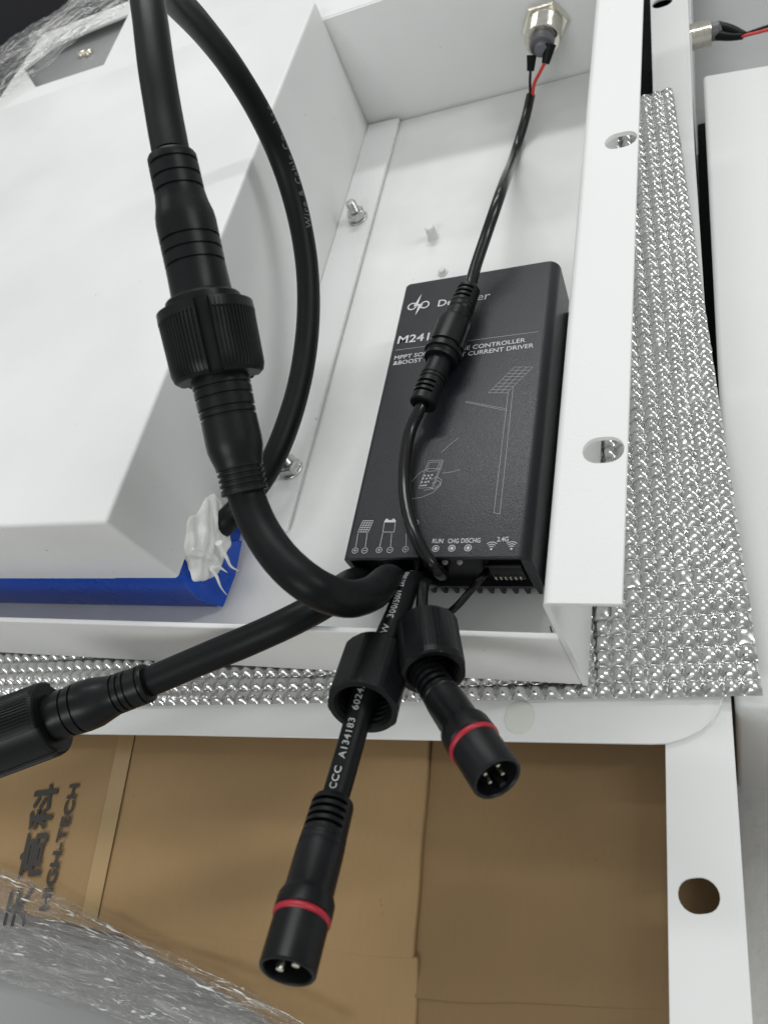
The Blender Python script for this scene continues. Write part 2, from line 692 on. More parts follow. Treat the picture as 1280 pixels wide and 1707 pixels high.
# ================================================================== the setting
o = make('floor', [(-2500, -1500, -125), (2500, -1500, -125), (2500, 3500, -125), (-2500, 3500, -125)], [[0, 1, 2, 3]], 'concrete',
         origin=(0, 0, -125))
tag(o, kind='structure')

# ================================================================== main housing (white sheet-metal tray)
tray = thing('sheet_metal_housing', 'white sheet-metal housing tray with the black controller lying inside', 'housing', (-230, 245, -2))
box('floor_panel', (-440, -44, 82, 410, -1.6, 0), 'white_floor', tray, bev=0.3)
box('front_wall', (-442, -43.9, 79.8, 81.8, -2.0, 36), 'white', tray, bev=0.55, seg=3)
# right wall with its flange folded outwards (one bent sheet), slots punched through the flange
prof = [(-43.6, -2.0), (-42.0, -2.0)]
bend = 1.6
for i in range(7):
    a = math.pi - (math.pi / 2) * i / 6
    prof.append((-42.0 + 0.8 + 0.8 * math.cos(a), 59.4 - 0.8 + 0.8 * math.sin(a)))
prof += [(-24.2, 59.4), (-24.0, 59.6), (-24.0, 60.8), (-24.2, 61.0)]
for i in range(9):
    a = math.pi / 2 + (math.pi / 2) * i / 8
    prof.append((-43.6 + 2.4 + 2.4 * math.cos(a), 61.0 - 2.4 + 2.4 * math.sin(a)))
v, f = [], []
ya, yb = 79.6, 470.0
n_ = len(prof)
v = [(x, ya, z) for x, z in prof] + [(x, yb, z) for x, z in prof]
f = [list(range(n_)), list(range(n_, 2 * n_))[::-1]] + [[i, (i + 1) % n_, n_ + (i + 1) % n_, n_ + i] for i in range(n_)]
fw = make('flanged_side_wall', v, f, 'white', tray, smooth=30)
boolean_cut(fw, [prism_data(slot_outline(-30.4, 125.3, 11.2, 8.6), 50, 70), prism_data(slot_outline(-30.0, 258.7, 11.2, 8.6), 50, 70),
                 prism_data(slot_outline(-30.0, 392.0, 11.2, 8.6), 50, 70)])
fw.data.shade_smooth()
fw.data.set_sharp_from_angle(angle=math.radians(30))
# back wall and the wide rear flange with its rectangular opening
bw = box('back_wall', (-438, -43.9, 411, 412.6, -1.0, 63.9), 'white', tray, bev=0.3)
plate('rear_flange', [(-449, 413), (-44.2, 413), (-44.2, 530), (-449, 530)], [[(-358.83, 508.93), (-352.98, 447.37), (-413.40, 449.76), (-443.25, 483.74), (-422.96, 505.58)]], 62.4, 64, 'white', tray)
box('left_wall', (-442, -440.2, 83, 410, -1.5, 62), 'white', tray, bev=0.3)
box('left_flange', (-449, -440.4, 80, 412, 62.3, 64), 'white', tray, bev=0.3)
box('rear_recess_panel', (-447, -300, 428, 529, 56.5, 58), 'grey_sheet', tray, bev=0.3)
# screws seen in the rear opening
for px in ((-395.0, 487.5, 59.0), (-388.1, 485.6, 59.0)):
    sc_ = thing('pan_head_screw', 'small shiny screw in the opening of the rear flange, %s of the two' % ('left' if px[0] < -391.5 else 'right'), 'screw', px, 'screws in the rear opening')
    revolve('head', (px[0], px[1], 58.1), (px[0], px[1], 66), [(0, 3.4), (1.4, 3.4), (2.4, 2.6), (2.9, 1.2), (2.95, 0.1)], 'pin', sc_, n=20, smooth=50)
    revolve('shank', (px[0], px[1], 50), (px[0], px[1], 56.4), [(0, 1.5), (7.4, 1.5)], 'zinc', sc_, n=12)

# ================================================================== battery cover (tall white box on the left)
cover = thing('battery_cover', 'large white box-shaped cover filling the left of the tray', 'cover', (-300, 255, 0))
v, f = box_data(-430, -185, 100.2, 410.6, -40, 74, bev=1.5, seg=4)
sh = make('shell', v, f, 'white', cover, smooth=30)
notch_v = [(-185.0, 96.5, 33.0), (-185.0, 111.1, 32.7), (-185.0, 126.2, 33.4), (-185.0, 135.0, 28.7), (-185.0, 139.0, 16.3), (-185.0, 141.8, -23.0), (-185.0, 96.5, -27.0)]
notch = [(x, p[1], p[2]) for x in (-215, -170) for p in notch_v]
k_ = len(notch_v)
nf = [list(range(k_)), list(range(k_, 2 * k_))[::-1]] + [[i, (i + 1) % k_, k_ + (i + 1) % k_, k_ + i] for i in range(k_)]
boolean_cut(sh, [box_data(-427.8, -187.2, 102.4, 408, -60, 71.8), box_data(-480, -150, 60, 450, -80, 0.9), (notch, nf),
                 box_data(-470, -160, 90, 108, -10, 32.5)])
sh.data.shade_smooth()
sh.data.set_sharp_from_angle(angle=math.radians(30))
plate('base_flange', [(-184.8, 137.5), (-164.9, 136.5), (-164.9, 408.8), (-184.8, 409.8)], [], 1.0, 3.0, 'white', cover, bev=0.35)

# blue shrink-wrapped battery showing under the cover's cut-out
v, f = box_data(-424, -187.6, 102.2, 380, 0.4, 34, bev=1.8, seg=3)
bm_v = []
for p in v:
    q = Vector(p)
    q += Vector((noise.noise(q * 0.11), noise.noise(q * 0.13 + Vector((9, 0, 0))), noise.noise(q * 0.12 + Vector((0, 7, 0))))) * 0.8
    bm_v.append(q)
bat = thing('battery_pack', 'blue shrink-wrapped battery pack showing below the white cover', 'battery', (-300, 240, 0))
make('wrapped_body', bm_v, f, 'blue', bat, smooth=50)
# folded end flap of the wrap, standing out at the notch
fl = [(-189.0, 103.1, 27.6), (-184.5, 114.7, 33.0), (-183.0, 130.4, 5.5), (-183.5, 115.7, 2.8), (-185.0, 102.1, 2.5), (-187.0, 99.8, 14.4)]
flv = [Vector(p) for p in fl] + [Vector(p) + Vector((-3.0, 0.6, 0)) for p in fl]
kf = len(fl)
make('wrap_flap', flv, [list(range(kf)), list(range(kf, 2 * kf))[::-1]] + [[i, (i + 1) % kf, kf + (i + 1) % kf, kf + i] for i in range(kf)], 'blue', bat)

# white silicone squeezed round the cable exit
sil = thing('sealant_blob', 'torn white silicone sealant where the cable leaves the white cover', 'sealant', (-182.0, 123.8, 28.2))
gv, gf = [], []
NR, NA = 34, 96
for ir in range(NR + 1):
    for ia in range(NA):
        th_ = 2 * math.pi * ia / NA
        rho = ir / NR
        rad = 15.8 * (1 + 0.24 * noise.noise(Vector((math.cos(th_) * 1.5, math.sin(th_) * 1.5, 2))) + 0.13 * noise.noise(Vector((math.cos(th_) * 3.5, math.sin(th_) * 3.5, 7))))
        y_ = 122.0 + rho * rad * math.cos(th_) * 1.08
        z_ = 23.0 + rho * rad * math.sin(th_) * 0.86
        streak = noise.noise(Vector((y_ * 0.05, z_ * 0.30 - y_ * 0.12, 1))) * 1.3 + noise.noise(Vector((y_ * 0.12, z_ * 0.9 - y_ * 0.3, 4))) * 0.40
        lump = noise.noise(Vector((y_ * 0.13, z_ * 0.13, 9))) * 2.4
        th2 = math.sqrt(max(0, 1 - rho ** 2.4)) * (4.4 + lump * 0.8 + streak)
        gv.append((-186.2 + max(0, th2), y_, z_))
for ir in range(NR):
    for ia in range(NA):
        a, b = ir * NA + ia, ir * NA + (ia + 1) % NA
        gf.append([a, b, b + NA, a + NA])
make('smeared_patch', gv, gf, 'sealant', sil, smooth=60)
for pts, r0 in (([(-178.5, 119.1, 24.7), (-179.5, 117.0, 16.3), (-180.5, 116.0, 11.0), (-180.0, 116.3, 6.0)], 1.5),
                ([(-181.5, 110.0, 20.9), (-180.5, 111.7, 19.0), (-181.0, 113.1, 11.4)], 1.1),
                ([(-181.5, 110.1, 20.5), (-181.5, 109.0, 16.5), (-182.0, 106.8, 11.5), (-182.5, 105.9, 5.7)], 0.9),
                ([(-180.0, 110.7, 35.7), (-179.5, 112.8, 28.3), (-181.0, 115.1, 20.0)], 0.6)):
    tube('smear', pts, r0, 'sealant', sil, n=10, step=1.0, r1=0.15, wob=0.6)


# ================================================================== fasteners on the cover's base flange and tray floor
def hex_nut(px, label, tilt):
    t = thing('hex_bolt', label, 'bolt', (px[0], px[1], 3), 'bolts on the cover flange')
    x, y = px[0], px[1]
    revolve('washer', (x, y, 3.05), (x, y, 4), [(0, 5.4), (0.8, 5.4), (1.0, 5.2), (1.0, 2.0)], 'zinc', t, n=28)
    hexm = lambda j, s, a, r: r / math.cos(((a + tilt + math.pi / 6) % (math.pi / 3)) - math.pi / 6) if r > 3.2 else r
    revolve('nut', (x, y, 4.1), (x, y, 9), [(0, 4.1), (0.3, 4.3), (3.6, 4.3), (4.1, 3.9), (4.2, 2.9), (4.2, 2.0)], 'zinc', t, n=48, mod=hexm)
    pr = []
    for i in range(14):
        pr += [(i * 0.7, 2.35), (i * 0.7 + 0.35, 2.7)]
    pr += [(10.0, 2.2), (10.2, 0.1)]
    revolve('thread_end', (x, y, 4.0), (x, y, 12), pr, 'zinc', t, n=20, smooth=20)


hex_nut((-173.1, 325.5, 4.0), 'zinc hex bolt on the cover flange, nearer the back wall', 0.3)
hex_nut((-170.8, 166.6, 4.0), 'zinc hex bolt on the cover flange, beside the cable loop', 0.9)
sp = (-128.4, 303.4, 0.0)
st = thing('threaded_stud', 'short pale threaded stud standing on the tray floor behind the controller', 'stud', sp)
pr = [(0, 3.2), (0.6, 3.0)] + [(0.8 + i * 0.35, 2.3 + 0.22 * (i % 2)) for i in range(16)] + [(6.6, 1.9), (6.7, 0.1)]
revolve('stud', (sp[0], sp[1], 0.05), (sp[0], sp[1], 8), pr, 'white_old', st, n=20, smooth=25)
hp = (-119.3, 276.5, 0.0)
st2 = thing('threaded_stud', 'stud stub on the tray floor just behind the controller top edge', 'stud', hp)
revolve('stud', (hp[0], hp[1], 0.05), (hp[0], hp[1], 8), [(0, 2.6), (0.5, 2.4), (0.6, 1.7), (2.0, 1.7), (2.3, 1.3), (2.3, 0.1)], 'white_old', st2, n=20, smooth=25)

# ================================================================== the controller
ctl = thing('solar_charge_controller', 'black solar charge controller box with white print and cables', 'controller', (-89, 175, 0))
X0, X1, Y0, Y1, ZB, ZT = -121.3, -56.4, 109.2, 240.5, 6.0, 29.0
# extruded case: rounded-corner profile in XZ, with end caps set back
pf = []


def corner(cx_, cz_, r, a0, a1, n=6):
    for i in range(n + 1):
        a = math.radians(a0 + (a1 - a0) * i / n)
        pf.append((cx_ + r * math.cos(a), cz_ + r * math.sin(a)))


corner(X1 - 4.2, ZT - 4.2, 4.2, 0, 90, 8)
corner(X0 + 2.2, ZT - 2.2, 2.2, 90, 180, 6)
corner(X0 + 1.0, ZB + 1.0, 1.0, 180, 270, 3)
corner(X1 - 1.0, ZB + 1.0, 1.0, 270, 360, 3)
n_ = len(pf)
v = []
rows = [(Y0 + 0.0, 0.5), (Y0 + 0.5, 0.0), (Y1 - 1.6, 0.0), (Y1 - 0.5, 0.5), (Y1, 1.4)]
cxm, czm = (X0 + X1) / 2, (ZB + ZT) / 2
for y, inset in rows:
    for x, z in pf:
        sx = 1 - inset / ((X1 - X0) / 2)
        sz = 1 - inset / ((ZT - ZB) / 2)
        v.append((cxm + (x - cxm) * sx, y, czm + (z - czm) * sz))
f = []
for j in range(len(rows) - 1):
    for i in range(n_):
        f.append([j * n_ + i, j * n_ + (i + 1) % n_, (j + 1) * n_ + (i + 1) % n_, (j + 1) * n_ + i])
f += [list(range(n_)), list(range((len(rows) - 1) * n_, len(rows) * n_))[::-1]]
case = make('case', v, f, 'case', ctl, smooth=35)
boolean_cut(case, [box_data(X0 + 2.6, X1 - 3.2, Y0 - 5, Y0 + 6, ZB + 2.0, ZT - 1.4)])
case.data.shade_smooth()
case.data.set_sharp_from_angle(angle=math.radians(35))
# end panel in the mouth of the case with socket, LEDs, DIP pins
box('end_panel', (X0 + 2.7, X1 - 3.3, Y0 + 2.2, Y0 + 5.5, ZB + 2.1, ZT - 1.5), 'dark', ctl, bev=0.3)
for x in (-91.6, -86.4, -81.2):
    v, f = [], []
    revolve('indicator_led', (x, Y0 + 2.3, 22.5), (x, Y0 - 2, 22.5), [(0, 1.1), (0.7, 1.1), (1.2, 0.8), (1.5, 0.1)], 'led', ctl, n=16, smooth=60)
soc = box('terminal_socket', (-71.5, -60.4, Y0 - 0.3, Y0 + 2.1, 13.5, 23.5), 'plastic', ctl, bev=0.4)
box('socket_lip', (-72.2, -59.9, Y0 - 1.0, Y0 + 0.2, 23.7, 24.7), 'pvc', soc, bev=0.3)
for i in range(6):
    box('pin', (-70.4 + i * 1.65, -69.8 + i * 1.65, Y0 - 1.2, Y0 - 0.35, 15.2, 17.2), 'pin', soc, bev=0.12)
# heat-sink fins under the case
nfin = 15
for i in range(nfin):
    x = X0 + 2.0 + (X1 - X0 - 5.2) * i / (nfin - 1)
    fin = [(x, ZB - 0.05), (x + 1.7, ZB - 0.05), (x + 1.45, 0.4), (x + 0.25, 0.4)]
    v = [(a, Y0 + 0.8, b) for a, b in fin] + [(a, Y1 - 2, b) for a, b in fin]
    make('heat_sink_fin', v, [[0, 1, 2, 3], [7, 6, 5, 4], [0, 4, 5, 1], [1, 5, 6, 2], [2, 6, 7, 3], [3, 7, 4, 0]], 'case', ctl)
# side rail
box('side_rail', (X1 + 0.05, X1 + 3.0, Y0 + 0.5, Y1 - 9, ZB + 0.5, ZB + 2.6), 'case', ctl, bev=0.4)

# ---- white print on the face
ZP = ZT + 0.06
prt = case


def p2(l):
    return [(q[0], q[1]) for q in l]


flat_text('print_text', 'De', [(-104.23, 223.78), (-97.80, 223.51)][0], [(-104.23, 223.78), (-97.80, 223.51)][1], 3.7, ZP, 'print', prt, bold=0.012)
flat_text('print_text', 'er', [(-87.83, 223.83), (-82.43, 223.72)][0], [(-87.83, 223.83), (-82.43, 223.72)][1], 4.2, ZP, 'print', prt, bold=0.006)
flat_text('print_text', 'M241', [(-118.67, 206.28), (-105.25, 205.98)][0], [(-118.67, 206.28), (-105.25, 205.98)][1], 4.1, ZP, 'print', prt, bold=0.014)
flat_text('print_text', 'MPPT SOLAR CHARGE CONTROLLER', [(-118.39, 197.78), (-66.00, 198.63)][0], [(-118.39, 197.78), (-66.00, 198.63)][1], 2.1, ZP, 'print', prt, bold=0.008)
flat_text('print_text', '&BOOST CONSTANT CURRENT DRIVER', [(-118.38, 195.01), (-62.60, 195.47)][0], [(-118.38, 195.01), (-62.60, 195.47)][1], 2.1, ZP, 'print', prt, bold=0.008)
v, f = lines_data([[(-118.81, 202.83), (-61.46, 202.85)]], 0.18, ZP)
make('print_rule', v, f, 'thin_print', prt)
# logo: two bowls joined by a bolt
lc, rc = [(-115.60, 225.98), (-110.03, 225.90)]
bolt = [(-112.44, 232.46), (-113.09, 226.83), (-110.90, 226.41), (-113.34, 220.56), (-112.91, 225.79), (-115.05, 225.87)]
v, f = lines_data([ring_pl(lc, 1.75), ring_pl(rc, 1.75)], 0.62, ZP)
zb = ZP + 0.05
make('print_logo', *merge((v, f), ([(x, y, zb) for x, y in bolt], [[0, 1, 5], [1, 4, 5], [1, 2, 4], [2, 3, 4]])), 'print', prt)

# solar panel on pole drawing
quad = [(-77.30, 176.16), (-70.35, 175.30), (-62.00, 186.02), (-68.90, 187.01)]
A, B, C_, D_ = [Vector(q) for q in quad]
segs = []
for i in range(9):
    k = i / 8
    segs.append([tuple(A.lerp(D_, k)), tuple(B.lerp(C_, k))])
for i in range(4):
    k = i / 3
    segs.append([tuple(A.lerp(B, k)), tuple(D_.lerp(C_, k))])
segs.append([(-69.96, 175.80), (-69.53, 125.61)])
segs.append([(-68.38, 177.51), (-67.46, 125.08)])
segs.append([(-69.53, 125.61), (-67.46, 125.08)])
segs.append([(-69.27, 167.15), (-85.46, 172.74)])
segs.append([(-69.58, 167.98), (-85.53, 173.30)])
v, f = lines_data(segs, 0.14, ZP)
make('print_drawing', v, f, 'thin_print', prt)
# remote control drawing
segs = []
rem = [(-95.91, 148.05), (-90.72, 147.92), (-92.74, 136.60), (-97.63, 136.63)]
segs.append(rem + [rem[0]])
scr = [(-95.33, 147.24), (-91.51, 147.22), (-92.27, 143.50), (-95.85, 143.49)]
segs.append(scr + [scr[0]])
segs.append([(-90.23, 147.63), (-92.26, 136.33), (-95.67, 135.54)])
segs.append([(-91.45, 151.30), (-88.78, 154.43)])
segs.append([(-88.78, 154.43), (-86.02, 157.04)])
segs.append([(-100.84, 139.54), (-98.28, 143.14), (-95.14, 144.70), (-90.59, 144.13)])
segs.append([(-99.81, 132.34), (-95.89, 132.88), (-91.98, 134.62), (-89.61, 137.65)])
segs.append([(-89.88, 142.34), (-86.63, 142.62), (-83.69, 143.42)])
segs.append([(-93.70, 139.86), (-91.66, 140.97), (-89.68, 139.61), (-89.97, 137.18), (-92.18, 135.84), (-93.67, 136.90)])
segs.append([(-93.01, 138.33), (-90.98, 139.44), (-89.68, 138.14), (-91.44, 136.77)])
v, f = lines_data(segs, 0.15, ZP)
keys = []
for c in [(-96.24, 141.76), (-94.88, 141.67), (-93.57, 141.83), (-96.71, 140.54), (-95.36, 140.45), (-94.04, 140.62), (-96.92, 139.06), (-95.56, 138.98), (-94.48, 139.16)]:
    keys.append(disc_data(c, 0.42, ZP + 0.03, 10))
bar = lines_data([[(-97.12, 137.59), (-94.91, 137.71)]], 0.5, ZP + 0.02)
make('print_drawing', *merge((v, f), *keys, bar), 'thin_print', prt)
# terminal symbols
segs = []
A, B, C_, D_ = [Vector(q) for q in [(-117.40, 119.76), (-113.46, 119.65), (-112.55, 124.16), (-116.51, 124.30)]]
for i in range(6):
    segs.append([tuple(A.lerp(D_, i / 5)), tuple(B.lerp(C_, i / 5))])
for i in range(5):
    segs.append([tuple(A.lerp(B, i / 4)), tuple(D_.lerp(C_, i / 4))])
segs.append([(-117.30, 119.28), (-117.04, 113.85)])
segs.append([(-113.82, 119.19), (-113.38, 113.79)])
bt = [(-107.98, 119.50), (-103.71, 119.39), (-104.01, 123.39), (-108.09, 123.53)]
segs.append(bt + [bt[0]])
segs.append([(-107.89, 119.03), (-108.00, 113.92)])
segs.append([(-104.52, 118.94), (-103.99, 113.84)])
segs.append([(-99.15, 118.57), (-98.29, 113.74)])
segs.append(ring_pl([(-96.59, 122.67)][0], 1.25))
rings = [(-116.97, 112.45), (-113.31, 112.40), (-107.95, 112.54), (-103.95, 112.47), (-98.31, 112.61)]
for i, c in enumerate(rings):
    segs.append(ring_pl(c, 1.05))
    segs.append([(c[0] - .6, c[1]), (c[0] + .6, c[1])])
    if i in (0, 2, 4):
        segs.append([(c[0], c[1] - .6), (c[0], c[1] + .6)])
v, f = lines_data(segs, 0.15, ZP)
top = [(-108.27, 123.30), (-103.97, 123.15), (-103.92, 124.10), (-108.00, 124.24)]
lug = [([(-107.78, 124.24), (-106.86, 124.20), (-106.96, 124.68), (-107.87, 124.72)]), ([(-105.28, 124.15), (-104.37, 124.12), (-104.46, 124.60), (-105.37, 124.63)])]
mk = lambda q: ([(x, y, ZP + 0.04) for x, y in q], [[0, 1, 2, 3]])
make('print_symbols', *merge((v, f), mk(top), mk(lug[0]), mk(lug[1])), 'print', prt)
# status lamps row
rowtext = [('RUN', [(-89.28, 114.80), (-85.50, 114.73)]), ('CHG', [(-83.83, 114.69), (-80.12, 114.62)]), ('DISCHG', [(-79.31, 114.71), (-72.84, 114.69)]), ('2.4G', [(-67.32, 114.90), (-63.61, 114.92)])]
for txt, ab in rowtext:
    flat_text('print_text', txt, ab[0], ab[1], 1.75, ZP, 'print', prt, bold=0.012)
segs, ds = [], []
for c in [(-87.70, 112.76), (-82.11, 112.78), (-76.62, 112.79)]:
    segs.append(ring_pl(c, 1.1))
    ds.append(disc_data(c, 0.6, ZP + 0.02, 16))
for c in [(-68.88, 112.22), (-62.37, 112.22)]:
    for r in (1.0, 1.75, 2.5):
        segs.append(ring_pl(c, r, 10, math.radians(50), math.radians(130)))
    ds.append(disc_data(c, 0.38, ZP + 0.02, 10))
v, f = lines_data(segs, 0.26, ZP)
make('print_symbols', *merge((v, f), *ds), 'print', prt)


# ================================================================== connectors
def grooves(prof, at, w=0.45, d=0.55):
    """cut V-bottomed rings into a profile"""
    out = []
    for (a, ra), (b, rb) in zip(prof, prof[1:]):
        out.append((a, ra))
        for g in sorted(at):
            if a < g - w and g + w < b:
                k = lambda s: ra + (rb - ra) * (s - a) / (b - a)
                out += [(g - w, k(g - w)), (g - w * .6, k(g) - d), (g + w * .6, k(g) - d), (g + w, k(g + w))]
    out.append(prof[-1])
    return out


def knurled(R, teeth=84, amp=0.34, slots=(), slot_w=0.10, slot_d=1.5, flat_side=None):
    def mod(j, s, a, r):
        if r < R - 1.2:
            return r
        if j in knurled.plain:
            return r
        rr = r - amp * (0.5 + 0.5 * math.copysign(abs(math.cos(teeth * a / 2)) ** 0.5, math.cos(teeth * a / 2)))
        for s0 in slots:
            dd = abs((a - s0 + math.pi) % (2 * math.pi) - math.pi)
            if dd < slot_w:
                rr = r - slot_d * min(1, (slot_w - dd) / 0.05)
        return rr
    return mod


knurled.plain = ()
SL = [0.25 + i * math.pi / 2 for i in range(4)]

# ---- battery lead: rises from the sealant, loops over the top of the picture, comes down to the coupling
lead_a = thing('battery_lead', 'thick black cable looping from the sealant blob up to the big knurled coupling', 'cable', (-183.0, 131.0, 19.4))
path_a = [(-192.0, 131.9, 11.8), (-181.0, 131.0, 21.2)] + [(-178.0, 143.6, 16.7), (-168.6, 157.9, 20.5), (-162.8, 186.1, 24.6), (-161.4, 215.6, 31.2), (-162.3, 240.9, 41.5), (-164.6, 260.4, 54.6), (-167.8, 275.8, 71.1), (-169.8, 283.0, 92.1), (-169.9, 280.9, 114.6), (-166.8, 270.0, 135.2), (-162.5, 257.2, 150.0), (-156.5, 244.6, 160.8), (-151.9, 234.1, 165.8), (-148.5, 224.9, 166.1), (-142.7, 208.9, 163.0), (-138.1, 192.7, 157.6), (-134.4, 178.9, 151.6), (-130.9, 167.9, 147.4)]
jack_a = tube('cable_jacket', path_a, 5.0, 'rubber', lead_a, n=28, wob=0.02)
ra = resample(path_a, 2.0)
ca_ = [0]
for a, b in zip(ra, ra[1:]):
    ca_.append(ca_[-1] + (b - a).length)
ks_ = min(range(len(ra)), key=lambda i: (ra[i] - Vector((-164.1, 256.1, 51.7))).length)
cable_text('jacket_print', 'Wire & Cable Co., Ltd.', ra, 5.0, ca_[ks_], 4.4, 1.15, 'faint_print', jack_a, bold=0.012, spacing=1.25)
ks_ = min(range(len(ra)), key=lambda i: (ra[i] - Vector((-169.9, 280.9, 114.6))).length)
cable_text('jacket_print', '(VD) HUA 2', ra, 5.0, ca_[ks_], 4.8, 0.75, 'faint_print', jack_a, bold=0.012, spacing=1.1)
P0, P1 = (-131.0, 168.4, 147.7), (-117.2, 95.5, 94.2)
L_ = (Vector(P1) - Vector(P0)).length
q_ = L_ / 564.0
ty = lambda y: (y - 258) * q_
prof = [(ty(259), 5.2), (ty(260), 6.1), (ty(264), 6.45), (ty(280), 6.5), (ty(325), 6.6), (ty(342), 7.0), (ty(358), 7.7), (ty(372), 7.95), (ty(455), 7.9), (ty(490), 8.1), (ty(493), 8.2), (ty(497), 9.6), (ty(500), 10.0), (ty(540), 10.0), (ty(541), 6.0)]
revolve('strain_relief', P0, P1, grooves(prof, [ty(y) for y in (276, 299, 320, 402, 422, 443)], 0.42, 0.5), 'plastic', lead_a, n=64)
# coupling nut with knurled wings
nut = [(ty(513), 9.9), (ty(513), 12.0), (ty(515), 12.75), (ty(531), 12.85), (ty(533), 12.75), (ty(570), 12.6), (ty(606), 12.45), (ty(616), 12.4), (ty(626), 11.9), (ty(631), 10.9), (ty(632), 7.5)]


def nut_mod(j, s, a, r):
    if r < 10.5:
        return r
    # two broad finger wings stand out, the sectors between them are recessed
    w = math.cos(3 * (a - 1.77 + math.pi / 3 + 0.12))
    base = r if w > -0.90 else r - 1.9
    if j in (0, 1, 2, 3):
        return base
    if j in (9, 10):
        return base
    c = math.cos(a * 72)
    tooth = 0.36 if c < 0.1 else 0.0
    return base - (tooth if w > -0.86 else 0)


revolve('coupling_nut', P0, P1, nut, 'plastic', lead_a, n=432, mod=nut_mod, smooth=20)

# ---- controller's battery lead: from the coupling round to the second gland
lead_b = thing('battery_side_lead', 'thick black cable curving from the big coupling into the controller', 'cable', (-104, 108, 14))
prof = [(ty(590), 7.0), (ty(632), 7.75), (ty(655), 7.7), (ty(700), 7.45), (ty(735), 7.55), (ty(748), 7.45), (ty(762), 6.9), (ty(774), 6.35), (ty(777), 6.3), (ty(817), 6.2), (ty(818), 6.35), (ty(820), 6.35), (ty(822), 6.1), (ty(823), 5.0)]
revolve('strain_relief', P0, P1, grooves(prof, [ty(y) for y in (646, 662, 682, 694, 783, 792, 801, 810)], 0.42, 0.55), 'plastic', lead_b, n=64)
path_b = [(-117.8, 98.4, 96.2), (-116.8, 94.5, 93.3), (-112.2, 86.8, 90.4), (-103.4, 77.6, 88.2), (-95.0, 72.4, 84.5), (-91.7, 74.2, 74.2), (-92.8, 82.9, 58.2)] + [(-96.6, 95.0, 41.7), (-105.0, 108.0, 16.5), (-104.6, 114.0, 16.0)]
tube('cable_jacket', path_b, 5.0, 'rubber', lead_b, n=28, wob=0.02)

# ---- solar lead: first gland, over the front wall to the lower left
lead_c = thing('solar_lead', 'thick black cable running to the left edge of the photo with knurled nut', 'cable', (-116, 108, 14))
path_c = [(-115.6, 114, 16.0), (-116.2, 108.0, 16.8)] + [(-117.7, 101.8, 25.6), (-118.2, 89.4, 37.7), (-125.6, 81.0, 42.5), (-139.2, 74.1, 42.4), (-156.3, 67.3, 41.0), (-173.7, 60.2, 39.5), (-182.3, 56.9, 38.7)]
tube('cable_jacket', path_c, 5.0, 'rubber', lead_c, n=28, wob=0.02)
C0, C1 = (-176.1, 58.7, 39.8), (-229.5, 31.6, 47.8)
prof = [(0, 5.2), (0.2, 6.3), (1.0, 6.6), (4.0, 6.5), (12.5, 6.7), (15, 7.3), (19, 8.3), (23, 8.5), (26.5, 8.3), (29, 8.1), (33.5, 8.1), (34.0, 7.6), (40, 7.6)]
revolve('strain_relief', C0, C1, grooves(prof, [1.9, 4.2, 6.4, 8.6, 10.8, 24.2, 27.8], 0.45, 0.55), 'plastic', lead_c, n=64)
nutc = [(34.2, 7.7), (34.2, 11.6), (34.6, 12.3), (36.2, 12.6), (36.4, 12.6), (50, 12.7), (58, 12.7), (60, 12.3), (60, 8.0)]


def nutc_mod(j, s, a, r):
    if r < 10.5:
        return r
    w = math.cos(2 * (a - 0.35))
    base = r if w > -0.45 else r - 1.0
    if j <= 2:
        return base
    return base - (0.36 if math.cos(a * 72) < 0.1 and w > -0.45 else 0.0)


revolve('coupling_nut', C0, C1, nutc, 'plastic', lead_c, n=432, mod=nutc_mod, smooth=20)


# ---- plugs with red sealing ring
def boot_slots(t0, t1, nslots, depth, width_ang, centre=0.0):
    pitch = (t1 - t0) / nslots

    def mod(j, s, a, r):
        if s < t0 or s > t1:
            return r
        ph = ((s - t0) % pitch) / pitch
        if ph < 0.28 or ph > 0.76:
            return r
        for c in (centre, centre + math.pi):
            dd = abs((a - c + math.pi) % (2 * math.pi) - math.pi)
            if dd < width_ang:
                return r - depth
        return r
    return mod


def fine(prof, t0, t1, nslots):
    """insert profile rows that give every slot crisp sides"""
    out = []
    pitch = (t1 - t0) / nslots
    marks = sorted(t0 + i * pitch + k * pitch for i in range(nslots) for k in (0.27, 0.29, 0.75, 0.77))
    for (a, ra), (b, rb) in zip(prof, prof[1:]):
        out.append((a, ra))
        for g in marks:
            if a < g < b:
                out.append((g, ra + (rb - ra) * (g - a) / (b - a)))
    out.append(prof[-1])
    return out


lead_d = thing('load_lead', 'black printed cable hanging over the cardboard with two-pin plug', 'cable', (-95, 108, 12))
path_d = [(-94.8, 114, 15.0), (-95.2, 108.0, 15.8)] + [(-92.0, 97.4, 34.9), (-88.3, 81.7, 47.7), (-89.0, 71.5, 50.9), (-91.0, 62.2, 51.4), (-92.4, 52.3, 51.3), (-93.1, 43.4, 51.3), (-93.6, 35.4, 51.8), (-94.0, 27.7, 52.5), (-93.4, 24.5, 54.1)]
jack_d = tube('cable_jacket', path_d, 3.55, 'rubber', lead_d, n=28)
rd = resample(path_d, 2.0)
LD = sum((b - a).length for a, b in zip(rd, rd[1:]))
cable_text('jacket_print', 'CCC  A134183  60245 IEC 57 YZW  300/500V  2X1.0mm\u00b2  GB', rd, 3.55, LD - 5.5, 2.75, -0.05, 'cable_print', jack_d, bold=0.012, spacing=1.12, flip=True)
D0, D1 = (-94.1, 27.8, 52.6), (-88.2, -10.1, 70.0)
KS = 0.86
LP = (Vector(D1) - Vector(D0)).length
